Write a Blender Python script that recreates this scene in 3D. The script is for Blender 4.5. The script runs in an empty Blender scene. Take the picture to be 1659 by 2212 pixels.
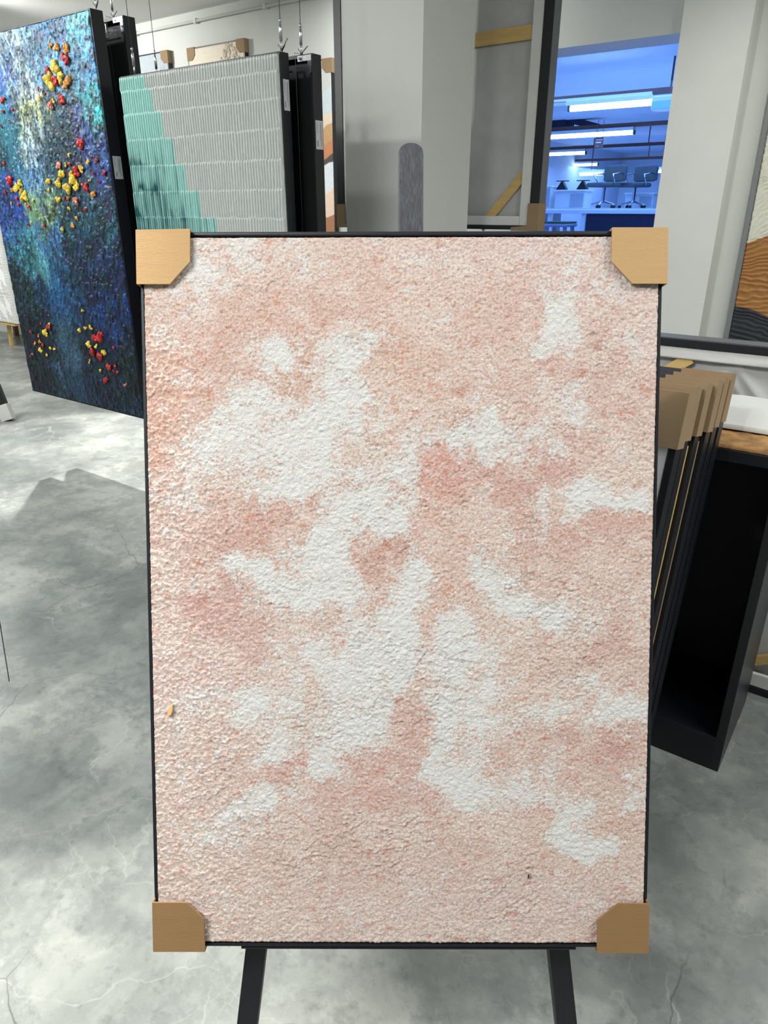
import bpy, bmesh, math, random
import numpy as np
from mathutils import Vector, Matrix

random.seed(7)
C = bpy.context.scene.collection
F_PX, CX, CY = 1534.0, 829.5, 1106.0
PITCH, YAW, CAM_Z = math.radians(23.2), math.radians(35.85), 1.5
cp, sp = math.cos(PITCH), math.sin(PITCH)
FH = Vector((-math.sin(YAW), math.cos(YAW), 0)); RH = Vector((math.cos(YAW), math.sin(YAW), 0))
CAM = Vector((0, 0, CAM_Z))

def ray(px, py):
    r, v = (px - CX) / F_PX, (CY - py) / F_PX
    return RH * r + FH * (cp + sp * v) + Vector((0, 0, cp * v - sp))
def on_y(px, py, y):
    d = ray(px, py); return CAM + d * (y / d.y)
def on_z(px, py, z):
    d = ray(px, py); return CAM + d * ((z - CAM_Z) / d.z)
def on_plane(px, py, p0, n):
    d = ray(px, py); return CAM + d * ((p0 - CAM).dot(n) / d.dot(n))

# ---------------------------------------------------------------- colour + noise
def lin(c):
    return tuple(((x / 255) / 12.92 if x / 255 <= .04045 else ((x / 255 + .055) / 1.055) ** 2.4) for x in c)
def lin4(c): return lin(c) + (1,)
def nlin(a):
    a = np.asarray(a, float) / 255
    return np.where(a <= .04045, a / 12.92, ((a + .055) / 1.055) ** 2.4)

def vnoise(x, y, seed=0):
    rs = np.random.RandomState(seed); T = rs.rand(257, 257); T[256] = T[0]; T[:, 256] = T[:, 0]
    xi, yi = np.floor(x).astype(int), np.floor(y).astype(int)
    fx, fy = x - xi, y - yi
    fx = fx * fx * fx * (fx * (fx * 6 - 15) + 10); fy = fy * fy * fy * (fy * (fy * 6 - 15) + 10)
    xi %= 256; yi %= 256
    a = T[xi, yi] * (1 - fx) + T[xi + 1, yi] * fx
    b = T[xi, yi + 1] * (1 - fx) + T[xi + 1, yi + 1] * fx
    return a * (1 - fy) + b * fy
def fbm(x, y, oct=4, seed=0, gain=.5):
    s, a, t = 0, 1, 0
    for k in range(oct):
        s = s + a * vnoise(x * 2 ** k + 17.3 * k, y * 2 ** k + 9.1 * k, seed + k); t += a; a *= gain
    return s / t
def smooth(x, a, b):
    t = np.clip((x - a) / (b - a), 0, 1); return t * t * (3 - 2 * t)

# ---------------------------------------------------------------- materials
def new_mat(name):
    m = bpy.data.materials.new(name); m.use_nodes = True
    nt = m.node_tree; return m, nt, nt.nodes['Principled BSDF']
def N(nt, typ, **kw):
    n = nt.nodes.new(typ)
    for k, v in kw.items():
        if k in n.inputs: n.inputs[k].default_value = v
        else: setattr(n, k, v)
    return n
def ramp(nt, stops, fac=None):
    r = nt.nodes.new('ShaderNodeValToRGB'); e = r.color_ramp.elements
    while len(e) < len(stops): e.new(.5)
    for i, (p, c) in enumerate(stops):
        e[i].position = p; e[i].color = c if len(c) == 4 else tuple(c) + (1,)
    if fac is not None: nt.links.new(fac, r.inputs[0])
    return r
def mat(name, col, rough=.6, metal=0, var=.06, scale=6, bump=0, bscale=200, spec=.5, stretch=None):
    m, nt, b = new_mat(name); L = nt.links.new
    tc = N(nt, 'ShaderNodeTexCoord'); co = tc.outputs['Object']
    if stretch:
        mp = N(nt, 'ShaderNodeMapping'); mp.inputs['Scale'].default_value = stretch; L(co, mp.inputs[0]); co = mp.outputs[0]
    nz = N(nt, 'ShaderNodeTexNoise', Scale=scale, Detail=5.0); L(co, nz.inputs['Vector'])
    c = lin(col)
    r = ramp(nt, [(.3, tuple(x * (1 - var) for x in c)), (.7, tuple(min(1, x * (1 + var)) for x in c))], nz.outputs[0])
    L(r.outputs[0], b.inputs['Base Color'])
    b.inputs['Roughness'].default_value = rough; b.inputs['Metallic'].default_value = metal
    b.inputs['Specular IOR Level'].default_value = spec
    if bump:
        n2 = N(nt, 'ShaderNodeTexNoise', Scale=bscale, Detail=3.0); L(co, n2.inputs['Vector'])
        bp = N(nt, 'ShaderNodeBump', Strength=bump, Distance=.002); L(n2.outputs[0], bp.inputs['Height']); L(bp.outputs[0], b.inputs['Normal'])
    return m
def attr_mat(name, rough=.5, bump=.3, bscale=300, var=.08, vscale=90, spec=.4):
    m, nt, b = new_mat(name); L = nt.links.new
    at = N(nt, 'ShaderNodeVertexColor', layer_name='Col')
    tc = N(nt, 'ShaderNodeTexCoord')
    nz = N(nt, 'ShaderNodeTexNoise', Scale=vscale, Detail=4.0); L(tc.outputs['Object'], nz.inputs['Vector'])
    r = ramp(nt, [(.3, (1 - var,) * 3), (.7, (1 + var,) * 3)], nz.outputs[0])
    mx = N(nt, 'ShaderNodeMix', data_type='RGBA', blend_type='MULTIPLY'); mx.inputs[0].default_value = 1
    L(at.outputs[0], mx.inputs[6]); L(r.outputs[0], mx.inputs[7]); L(mx.outputs[2], b.inputs['Base Color'])
    b.inputs['Roughness'].default_value = rough; b.inputs['Specular IOR Level'].default_value = spec
    if bump:
        n2 = N(nt, 'ShaderNodeTexNoise', Scale=bscale, Detail=4.0); L(tc.outputs['Object'], n2.inputs['Vector'])
        bp = N(nt, 'ShaderNodeBump', Strength=bump, Distance=.003); L(n2.outputs[0], bp.inputs['Height']); L(bp.outputs[0], b.inputs['Normal'])
    return m
def emit_mat(name, col, strength):
    m, nt, b = new_mat(name)
    b.inputs['Base Color'].default_value = lin4((240, 250, 255))
    b.inputs['Emission Color'].default_value = col + (1,); b.inputs['Emission Strength'].default_value = strength
    return m

def floor_mat():
    m, nt, b = new_mat('polished_concrete'); L = nt.links.new
    tc = N(nt, 'ShaderNodeTexCoord'); co = tc.outputs['Object']
    wr = N(nt, 'ShaderNodeTexNoise', Scale=2.2, Detail=6.0); L(co, wr.inputs['Vector'])
    add = N(nt, 'ShaderNodeVectorMath', operation='MULTIPLY_ADD'); add.inputs[1].default_value = (.5, .5, .5)
    L(wr.outputs['Color'], add.inputs[0]); L(co, add.inputs[2])
    n1 = N(nt, 'ShaderNodeTexNoise', Scale=1.5, Detail=7.0, Roughness=.62); L(add.outputs[0], n1.inputs['Vector'])
    r1 = ramp(nt, [(.30, lin((94, 98, 97))), (.43, lin((126, 130, 127))), (.53, lin((150, 153, 149))), (.66, lin((182, 184, 177)))], n1.outputs[0])
    # cloudy darker patches with crisp edges
    n3 = N(nt, 'ShaderNodeTexNoise', Scale=3.6, Detail=8.0, Roughness=.68); L(co, n3.inputs['Vector'])
    r3 = ramp(nt, [(.46, (0, 0, 0)), (.52, (.42, .42, .42)), (.62, (.1, .1, .1))], n3.outputs[0])
    m3 = N(nt, 'ShaderNodeMix', data_type='RGBA'); L(r3.outputs[0], m3.inputs[0]); L(r1.outputs[0], m3.inputs[6]); m3.inputs[7].default_value = lin4((98, 103, 103))
    # small specks / scuffs
    n4 = N(nt, 'ShaderNodeTexNoise', Scale=26.0, Detail=6.0, Roughness=.7); L(co, n4.inputs['Vector'])
    r4 = ramp(nt, [(.33, (.72, .72, .72)), (.45, (1, 1, 1)), (.62, (1, 1, 1)), (.72, (1.15, 1.15, 1.12))], n4.outputs[0])
    m4 = N(nt, 'ShaderNodeMix', data_type='RGBA', blend_type='MULTIPLY'); m4.inputs[0].default_value = .8
    L(m3.outputs[2], m4.inputs[6]); L(r4.outputs[0], m4.inputs[7])
    # pale and dark hairline cracks
    last = m4.outputs[2]
    for sc, col, wid, am, wl in ((2.1, (200, 201, 195), .012, .34, .6), (1.55, (66, 68, 66), .004, .75, .16), (4.6, (196, 198, 194), .016, .2, .55)):
        ad = N(nt, 'ShaderNodeVectorMath', operation='MULTIPLY_ADD'); ad.inputs[1].default_value = (wl, wl, wl)
        w2 = N(nt, 'ShaderNodeTexNoise', Scale=3.0, Detail=5.0); L(co, w2.inputs['Vector']); L(w2.outputs['Color'], ad.inputs[0]); L(co, ad.inputs[2])
        vo = N(nt, 'ShaderNodeTexVoronoi', feature='DISTANCE_TO_EDGE', Scale=sc); L(ad.outputs[0], vo.inputs['Vector'])
        rr = ramp(nt, [(0, (am,) * 3), (wid, (0, 0, 0))], vo.outputs['Distance'])
        msk = N(nt, 'ShaderNodeTexNoise', Scale=1.3 + sc * .2, Detail=2.0); L(co, msk.inputs['Vector'])
        rm = ramp(nt, [(.46, (0, 0, 0)), (.58, (1, 1, 1))], msk.outputs[0])
        mu = N(nt, 'ShaderNodeMath', operation='MULTIPLY'); L(rr.outputs[0], mu.inputs[0]); L(rm.outputs[0], mu.inputs[1])
        mk = N(nt, 'ShaderNodeMix', data_type='RGBA'); L(mu.outputs[0], mk.inputs[0]); L(last, mk.inputs[6]); mk.inputs[7].default_value = lin4(col)
        last = mk.outputs[2]
    L(last, b.inputs['Base Color'])
    rr = ramp(nt, [(.3, (.22,) * 3), (.7, (.42,) * 3)], n3.outputs[0]); L(rr.outputs[0], b.inputs['Roughness'])
    bp = N(nt, 'ShaderNodeBump', Strength=.12, Distance=.004); L(n4.outputs[0], bp.inputs['Height']); L(bp.outputs[0], b.inputs['Normal'])
    return m

M = {}
M['floor'] = floor_mat()
M['wall'] = mat('wall_paint', (210, 212, 207), .85, var=.03, scale=2, bump=.15, bscale=60)
M['pier'] = mat('pier_paint', (222, 223, 217), .8, var=.03, scale=3, bump=.25, bscale=35)
M['ceil'] = mat('ceiling_paint', (228, 228, 226), .9, var=.03, scale=1.5)
M['black'] = mat('black_lacquer_frame', (17, 19, 27), .42, var=.12, scale=14, bump=.08, bscale=300)
M['blackin'] = mat('black_backing', (8, 9, 13), .6, var=.1)
M['blackwood'] = mat('worn_black_wood', (17, 19, 26), .5, var=.25, scale=12, stretch=(20, 20, 1.5), bump=.2, bscale=60)
M['card'] = mat('cardboard', (178, 144, 100), .85, var=.025, scale=16, bump=.25, bscale=140, stretch=(1, 1, 9))
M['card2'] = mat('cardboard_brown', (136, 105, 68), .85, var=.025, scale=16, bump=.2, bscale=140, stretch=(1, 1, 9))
M['cardd'] = mat('cardboard_stack', (148, 124, 94), .85, var=.06, scale=10, bump=.2, bscale=120)
M['wood'] = mat('pine_bar', (205, 172, 108), .6, var=.12, scale=7, stretch=(1, 8, 8))
M['cloth'] = mat('backing_cloth', (186, 186, 185), .9, var=.07, scale=9, bump=.15, bscale=250)
M['fold'] = mat('canvas_fold', (216, 215, 213), .9, var=.05, scale=9, bump=.3, bscale=40)
M['steel'] = mat('bright_steel', (190, 192, 195), .25, metal=1, var=.05)
M['wire'] = mat('steel_wire', (95, 98, 100), .4, metal=.8, var=.05)
M['plastic'] = mat('black_plastic', (14, 14, 16), .45, var=.05)
M['tag'] = mat('paper_tag', (205, 206, 210), .7, var=.03)
M['ink'] = mat('grey_ink', (120, 122, 130), .8, var=.05)
M['foam'] = mat('white_foam', (206, 206, 202), .9, var=.03, scale=12, bump=.2, bscale=90)
M['gold'] = mat('golden_texture', (158, 118, 70), .7, var=.45, scale=26, bump=.9, bscale=45, stretch=(1, 2.2, 1))
M['whitecan'] = mat('pale_canvas', (214, 216, 218), .85, var=.03, bump=.4, bscale=180)
M['chrome'] = mat('chrome', (220, 225, 235), .15, metal=1, var=.03)
M['bwall'] = mat('office_paint', (212, 218, 228), .8, var=.03, scale=1)
M['brown'] = mat('brown_trunking', (110, 78, 68), .6, var=.08)
M['tubehouse'] = mat('white_lamp_housing', (220, 225, 230), .5, var=.02)
M['chair'] = mat('dark_grey_upholstery', (64, 76, 80), .8, var=.08, scale=20)
M['navy'] = mat('navy_panel', (22, 26, 52), .6, var=.1, scale=2)
M['desk'] = mat('white_laminate', (214, 222, 226), .4, var=.03)
M['stool'] = mat('grey_stool', (130, 138, 160), .5, var=.05)
M['green'] = mat('olive_felt', (70, 90, 60), .9, var=.1)
M['boxgrey'] = mat('plinth_side_black', (27, 29, 35), .38, var=.1, scale=5)
M['tube'] = emit_mat('lit_tube', (.62, .92, 1.0), 14)

# ---------------------------------------------------------------- mesh helpers
def bx(bm, x0, x1, y0, y1, z0, z1):
    v = [bm.verts.new(p) for p in ((x0, y0, z0), (x1, y0, z0), (x1, y1, z0), (x0, y1, z0), (x0, y0, z1), (x1, y0, z1), (x1, y1, z1), (x0, y1, z1))]
    for f in ((0, 3, 2, 1), (4, 5, 6, 7), (0, 1, 5, 4), (1, 2, 6, 5), (2, 3, 7, 6), (3, 0, 4, 7)): bm.faces.new([v[i] for i in f])
    return v
def prism(bm, pts, y0, y1):
    """extrude an x-z outline between y0 and y1"""
    a = [bm.verts.new((x, y0, z)) for x, z in pts]; b = [bm.verts.new((x, y1, z)) for x, z in pts]
    bm.faces.new(a[::-1]); bm.faces.new(b); n = len(pts)
    for i in range(n): bm.faces.new((a[i], a[(i + 1) % n], b[(i + 1) % n], b[i]))
def beam(bm, p, q, w, d, up=Vector((0, 1, 0))):
    """a bar from p to q, w wide across and d deep along 'up'"""
    p, q = Vector(p), Vector(q); t = (q - p).normalized(); s = t.cross(up).normalized(); u = s.cross(t)
    v = []
    for c in (p, q):
        for a, b in ((-1, -1), (1, -1), (1, 1), (-1, 1)): v.append(bm.verts.new(c + s * (a * w / 2) + u * (b * d / 2)))
    for f in ((0, 3, 2, 1), (4, 5, 6, 7), (0, 1, 5, 4), (1, 2, 6, 5), (2, 3, 7, 6), (3, 0, 4, 7)): bm.faces.new([v[i] for i in f])
def tube(bm, pts, rad, seg=8):
    pts = [Vector(p) for p in pts]; rads = rad if isinstance(rad, (list, tuple)) else [rad] * len(pts)
    rings = []
    for i, p in enumerate(pts):
        t = (pts[min(i + 1, len(pts) - 1)] - pts[max(i - 1, 0)]).normalized()
        a = t.orthogonal().normalized() if abs(t.z) < .99 else Vector((1, 0, 0)); b = t.cross(a)
        rings.append([bm.verts.new(p + (a * math.cos(2 * math.pi * k / seg) + b * math.sin(2 * math.pi * k / seg)) * rads[i]) for k in range(seg)])
    for r0, r1 in zip(rings, rings[1:]):
        for k in range(seg): bm.faces.new((r0[k], r0[(k + 1) % seg], r1[(k + 1) % seg], r1[k]))
    bm.faces.new(rings[0][::-1]); bm.faces.new(rings[-1])
def obj(name, bm, m, parent=None, bevel=0, smoothed=False, label=None):
    bmesh.ops.recalc_face_normals(bm, faces=bm.faces)
    me = bpy.data.meshes.new(name); bm.to_mesh(me); bm.free()
    o = bpy.data.objects.new(name, me); C.objects.link(o); me.materials.append(m)
    if smoothed:
        for p in me.polygons: p.use_smooth = True
    if bevel:
        b = o.modifiers.new('bevel', 'BEVEL'); b.width = bevel; b.segments = 2; b.limit_method = 'ANGLE'
    if parent: o.parent = parent
    if label: o['label'] = label
    return o
def part(name, m, parent, *boxes, bevel=0, label=None):
    bm = bmesh.new()
    for b in boxes: bx(bm, *b)
    return obj(name, bm, m, parent, bevel, label=label)
def thing(name, label, cat, loc=(0, 0, 0), rot=(0, 0, 0), group=None, matrix=None):
    o = bpy.data.objects.new(name, None); C.objects.link(o); o.empty_display_size = .1
    if matrix is not None: o.matrix_world = matrix
    else: o.location = loc; o.rotation_euler = rot
    o['label'] = label; o['category'] = cat
    if group: o['group'] = group
    return o
def tag(o, label, cat, group=None):
    o['label'] = label; o['category'] = cat
    if group: o['group'] = group
    return o
def struct(name, m, *boxes):
    o = part(name, m, None, *boxes); o['kind'] = 'structure'; return o

def grid(name, w, h, nx, nz, yfun, m, parent, cfun=None, wfun=None, x0=0, z0=0, back=.012, smoothed=True):
    """canvas sheet in the x-z plane, front towards -y; relief by yfun, colours by cfun, edges turned back"""
    u = np.linspace(0, 1, nx); v = np.linspace(0, 1, nz); Ug, Vg = np.meshgrid(u, v)
    Y = -yfun(Ug, Vg) if yfun else np.zeros_like(Ug)
    P = np.stack([x0 + Ug * w, Y, z0 + Vg * h], -1).reshape(-1, 3)
    idx = np.arange(nx * nz).reshape(nz, nx)
    q = np.stack([idx[:-1, :-1], idx[:-1, 1:], idx[1:, 1:], idx[1:, :-1]], -1).reshape(-1, 4)
    ring = np.concatenate([idx[0, :-1], idx[:-1, -1], idx[-1, :0:-1], idx[:0:-1, 0]])
    Pb = P[ring].copy(); Pb[:, 1] = back
    k = len(P); r2 = k + np.arange(len(ring)); P = np.concatenate([P, Pb])
    q2 = np.stack([np.roll(ring, -1), ring, r2, np.roll(r2, -1)], -1)
    q = np.concatenate([q, q2])
    me = bpy.data.meshes.new(name)
    me.vertices.add(len(P)); me.vertices.foreach_set('co', P.astype(np.float32).ravel())
    me.loops.add(q.size); me.loops.foreach_set('vertex_index', q.astype(np.int32).ravel())
    me.polygons.add(len(q)); me.polygons.foreach_set('loop_start', np.arange(0, q.size, 4, dtype=np.int32))
    me.polygons.foreach_set('use_smooth', np.full(len(q), smoothed))
    me.update(calc_edges=True)
    if cfun:
        c = cfun(Ug, Vg).reshape(-1, 3); c = np.concatenate([c, c[ring]]); c = np.concatenate([c, np.ones((len(c), 1))], 1)
        a = me.color_attributes.new('Col', 'FLOAT_COLOR', 'POINT'); a.data.foreach_set('color', np.clip(c, 0, 1).astype(np.float32).ravel())
    if wfun:
        wv = wfun(Ug, Vg).reshape(-1); wv = np.concatenate([wv, wv[ring]])
        a = me.attributes.new('white', 'FLOAT', 'POINT'); a.data.foreach_set('value', wv.astype(np.float32))
    me.validate()
    o = bpy.data.objects.new(name, me); C.objects.link(o); me.materials.append(m); o.parent = parent
    return o

def floater(root, w, h, d, lip=.008, gap=.004, m=None, front=True):
    """four-sided floater frame, local x 0..w, z 0..h, front at y 0, back at y d"""
    m = m or M['black']
    part('frame', m, root, (0, lip, 0, d, 0, h), (w - lip, w, 0, d, 0, h), (lip, w - lip, 0, d, 0, lip), (lip, w - lip, 0, d, h - lip, h),
         *([(lip, w - lip, d * .75, d, lip, h - lip)] if front else []), bevel=.0012)
def protector(root, w, h, d, sx, sz, a, m, t=.003, cx=None, cz=None, label=None, y0=0):
    """folded cardboard corner: front plate with a cut corner, back plate, two side plates"""
    cx = a * .38 if cx is None else cx; cz = a * .38 if cz is None else cz
    X = lambda k: (w + t - k) if sx > 0 else (-t + k)
    Z = lambda k: (h + t - k) if sz > 0 else (-t + k)
    poly = [(X(0), Z(0)), (X(a), Z(0)), (X(a), Z(a - cz)), (X(a - cx), Z(a)), (X(0), Z(a))]
    bm = bmesh.new()
    prism(bm, poly, y0 - t - .002, y0 - .002); prism(bm, poly, d + .002, d + t + .002)
    xa, xb = sorted((X(0), X(t))); za, zb = sorted((Z(0), Z(a))); bx(bm, xa, xb, y0 - .002, d + .002, za, zb)
    xa, xb = sorted((X(t), X(a))); za, zb = sorted((Z(0), Z(t))); bx(bm, xa, xb, y0 - .002, d + .002, za, zb)
    return obj('corner_protector', bm, m, root, label=label)
def price_tag(root, w, y0, y1, z0, z1):
    t = part('price_tag', M['tag'], root, (w, w + .0008, y0, y1, z0, z1), label='white paper price tag with grey print')
    L = z1 - z0; W = y1 - y0
    part('printed_lines', M['ink'], t, (w + .0008, w + .0012, y0 + W * .16, y0 + W * .2, z0 + L * .55, z1 - L * .08),
         (w + .0008, w + .0012, y0 + W * .74, y0 + W * .79, z0 + L * .12, z1 - L * .06), (w + .0008, w + .0012, y0 + W * .18, y0 + W * .3, z0 + L * .1, z0 + L * .3),
         (w + .0008, w + .0012, y0 + W * .6, y0 + W * .64, z0 + L * .3, z1 - L * .1))

# ================================================================= SETTING
YW = 4.8; HC = 3.0
pl = on_y(1440, 285, 4.6); pr = on_y(1570, 370, 4.6)
op_l = on_y(1120, 250, YW).x; op_r = pl.x + .03; op_t = on_y(1330, 89, YW).z
TH = .26
struct('floor', M['floor'], (-11, 4, -4, YW + TH, -.1, 0))
struct('ceiling', M['ceil'], (-11, 4, -4, YW + TH, HC, HC + .1))
struct('wall_back', M['wall'], (-11, op_l, YW, YW + TH, 0, HC), (op_r, 4, YW, YW + TH, 0, HC), (op_l, op_r, YW, YW + TH, op_t, HC))
struct('wall_left', M['wall'], (-11.2, -11, -4, YW + TH, 0, HC))
struct('wall_right', M['wall'], (4, 4.2, -4, YW + TH, 0, HC))
struct('wall_front', M['wall'], (-11, 4, -4.2, -4, 0, HC))
cc = on_y(911, 250, 2.9); cl = on_y(745, 250, 2.9)
struct('trim_1', M['wall'], (cl.x, cc.x, 2.9, 3.33, 0, HC))          # the square column
struct('trim_2', M['pier'], (pl.x, pr.x, 4.6, YW, 0, HC))            # the pier beside the opening

# conduit under the ceiling on the back wall
con = thing('ceiling_conduit', 'white conduit pipe clipped along the back wall just under the ceiling', 'pipe', (0, YW - .02, HC - .075))
bm = bmesh.new(); tube(bm, [(-10.9, 0, 0), (-2.2, 0, 0)], .011, 10); obj('pipe', bm, M['wall'], con, smoothed=True)
for k in range(6):
    part('pipe_clip', M['wall'], con, (-7.0 + k * .8, -6.97 + k * .8, -.014, .02, -.018, .018), bevel=.003)

# ================================================================= MAIN PAINTING ON THE EASEL
W0 = .76; H0 = W0 * 1.4253; ZT = W0 / .73702
cr = [((301 - CX), (CY - 501), 1.0), ((1434 - CX), (CY - 498), .99599), ((1395.5 - CX), (CY - 2047), 1.06522), ((336 - CX), (CY - 2044), 1.06923)]
def cam2w(x, y, z): return CAM + RH * x + FH * (cp * z + sp * y) + Vector((0, 0, cp * y - sp * z))
P = [cam2w(a / F_PX * k * ZT, b / F_PX * k * ZT, k * ZT) for a, b, k in cr]
ex = (P[1] - P[0]).normalized(); ez = (P[0] - P[3]).normalized(); ey = ez.cross(ex).normalized(); ez = ex.cross(ey).normalized()
H0 = (P[0] - P[3]).length
MM = Matrix(((ex.x, ey.x, ez.x, P[3].x), (ex.y, ey.y, ez.y, P[3].y), (ex.z, ey.z, ez.z, P[3].z), (0, 0, 0, 1)))
def on_main(px, py):
    q = on_plane(px, py, P[3], ey) - P[3]; return q.dot(ex), q.dot(ez)

WHITE = [(590,790,50,55,.8),(560,880,48,70,.75),(620,770,40,40,.6),(755,715,38,50,.65),(735,850,42,70,.95),(770,800,25,60,.7),(700,930,90,50,.95),(625,1025,100,38,.95),(670,960,70,50,.8),
 (470,950,60,50,.8),(430,1010,70,40,.6),(500,900,40,40,.5),(380,1080,60,40,.35),(1035,965,85,35,1),(1060,1005,35,30,.9),(1100,930,60,35,.8),(920,950,70,50,.5),(1210,900,60,60,.45),
 (880,1030,45,55,.85),(800,1100,65,40,.95),(850,1130,45,38,.95),(745,1130,50,40,.7),(700,1190,60,60,.95),(560,1230,70,45,.9),(620,1265,70,40,.9),(740,1270,45,60,.9),(510,1210,40,40,.5),(680,1280,60,40,.7),
 (875,1260,40,50,.85),(880,1320,38,45,.85),(860,1400,50,70,1),(800,1380,70,50,.8),(780,1470,80,40,.85),(700,1420,80,40,.5),(830,1470,40,40,.7),
 (560,1530,55,55,.75),(520,1500,40,40,.5),(640,1560,60,40,.45),(760,1580,70,42,.85),(800,1540,40,50,.6),(700,1650,50,32,.85),(580,1640,45,28,.7),(565,1725,62,26,.95),(510,1750,35,22,.7),(440,1800,60,30,.3),
 (1075,1255,55,45,.9),(1140,1315,75,28,.95),(1210,1330,60,28,.9),(1040,1210,30,30,.5),(980,1370,50,55,1),(975,1460,50,60,.95),(1060,1400,55,40,.5),(1060,1480,60,50,.75),(960,1570,40,60,.95),(950,1640,35,45,.95),
 (1050,1570,60,60,.7),(1010,1680,50,40,.95),(1070,1725,70,30,1),(1130,1690,50,40,.6),(1240,1740,60,40,.85),(1215,1790,55,38,.95),(1285,1825,55,25,1),(1250,1810,60,30,.9),(1340,1545,55,40,.8),(1370,1700,30,50,.7),(1200,1560,70,40,.6),(1260,1480,60,30,.5),
 (1310,1085,70,25,.9),(1260,1065,50,30,.75),(1375,1085,38,30,.75),(1210,730,50,60,.6),(1190,680,35,45,.7),(1240,640,60,50,.5),(1370,770,25,35,.5),(1300,600,90,60,.32),(1130,560,140,50,.3),(470,560,110,60,.4),(400,640,60,50,.35),(900,560,110,40,.22),(620,560,90,40,.2),(1180,1130,35,60,.45),(1290,1290,80,40,.3),(440,1560,80,60,.35),(390,1650,70,50,.4),(480,1840,60,40,.35),(660,1490,80,60,.5),(730,1510,60,60,.55),(600,1600,60,40,.45),(430,590,80,40,.4),(850,900,60,50,.3),(1000,880,60,30,.35),(1340,1480,50,40,.4)]
# (px, py, rx, ry, weight, colour)
SAL, ROS, ORA, BEI = (208,150,126), (204,144,136), (208,150,118), (224,190,172)
TINT = [(430,780,110,110,.9,SAL),(360,860,60,90,.8,(216,156,128)),(335,980,22,110,1.2,(222,140,104)),(490,850,80,60,.6,SAL),(660,810,40,60,.9,ORA),(640,1090,150,40,.8,SAL),(720,1060,60,30,.7,ORA),(540,1150,90,45,.9,(206,132,108)),(440,1260,80,60,.9,(196,124,112)),(480,1300,60,50,.6,ROS),
 (340,1110,40,60,.5,ROS),(825,1195,48,40,1.2,(196,120,92)),(790,1260,28,50,.8,SAL),(950,1020,36,30,1.4,(222,120,104)),(1000,1060,90,40,.8,(224,152,128)),(1100,1040,70,40,.9,ROS),(1190,980,55,45,1.1,(206,126,116)),(1080,1110,120,60,.5,SAL),(1180,1180,110,60,.7,(208,146,126)),
 (930,1110,50,80,.6,(226,164,138)),(950,1290,60,60,.5,(228,176,150)),(540,1390,50,50,.7,(208,146,134)),(420,1340,60,40,.5,ROS),(610,1330,70,30,.4,ROS),(880,1560,45,100,.8,(214,158,148)),(830,1680,110,50,.9,(214,148,136)),(640,1665,40,20,1.2,(224,142,126)),(600,1690,90,22,.6,ROS),(900,1760,150,60,.5,(218,172,162)),
 (1350,1380,60,60,.9,ROS),(1230,1390,70,40,.6,ROS),(1330,1620,45,50,1,(196,116,106)),(1250,1590,60,40,.6,ROS),(1120,1600,40,30,.7,ROS),(1160,1660,50,40,.5,ROS),(1150,1750,40,22,1.0,(216,140,124)),(1360,1760,40,40,.6,SAL),(980,1320,30,24,.7,SAL),(1340,830,90,80,.6,(214,160,142)),(1280,760,60,50,.4,ROS),
 (1150,680,60,70,.6,(218,160,146)),(1000,740,140,80,.5,(226,178,158)),(820,640,120,70,.5,(222,172,150)),(700,720,60,60,.7,(218,160,138)),(560,680,90,50,.6,(220,168,146)),(900,860,80,60,.5,(224,176,148)),(1060,850,120,60,.5,(220,172,154)),(850,780,60,80,.5,(230,188,156)),(1300,1130,110,22,.8,(214,146,124)),(1370,1190,50,60,.5,SAL),
 (700,1730,120,50,.5,(222,178,168)),(780,1860,160,70,.5,(216,168,160)),(560,1860,120,50,.3,(222,184,172)),(1080,1850,140,60,.3,(222,180,170)),(1330,1980,90,40,.4,(208,164,146)),(900,1990,250,40,.3,(222,186,178))]
LITE = [(1100,540,200,60,.9,(238,208,206)),(1330,660,120,120,.7,(236,206,202)),(400,1480,120,80,.8,(232,204,202)),(450,1420,60,40,.6,(232,198,196)),(430,600,130,70,.7,(238,214,198)),(1100,1950,300,60,.8,(228,202,200)),(600,1960,280,50,.8,(230,208,202)),(450,1750,150,90,.7,(230,206,200)),(700,1400,120,40,.4,(236,208,204)),(1250,860,120,50,.4,(232,206,200)),(1350,1260,60,60,.4,(234,206,198)),(1280,1460,120,40,.4,(232,202,196))]
def blobs_uv(lst):
    out = []
    for b in lst:
        x, z = on_main(b[0], b[1]); x2, _ = on_main(b[0] + b[2], b[1]); _, z2 = on_main(b[0], b[1] - b[3])
        out.append((x, z, abs(x2 - x), abs(z2 - z)) + tuple(b[4:]))
    return out
CXW, CZH = W0 - .014, H0 - .02
def main_xy(U, V):
    x = .007 + U * CXW; z = .010 + V * CZH
    wx = (fbm(x * 14, z * 14, 4, 11) - .5) * .055 + (fbm(x * 60, z * 60, 3, 13) - .5) * .02
    wz = (fbm(x * 14 + 50, z * 14, 4, 21) - .5) * .055 + (fbm(x * 60 + 9, z * 60, 3, 23) - .5) * .02
    return x, z, x + wx, z + wz
def main_white(U, V):
    x, z, xw, zw = main_xy(U, V); k = np.ones_like(x)
    for bx_, bz_, rx, rz, a in blobs_uv(WHITE):
        k *= 1 - .94 * a * np.exp(-.95 * (((xw - bx_) / rx) ** 2 + ((zw - bz_) / rz) ** 2))
    return (1 - k) + (fbm(x * 45, z * 45, 5, 31) - .5) * .75 + (fbm(x * 150, z * 150, 3, 35) - .5) * .55 + (fbm(x * 26, z * 26, 5, 37) - .5) * .85
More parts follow.
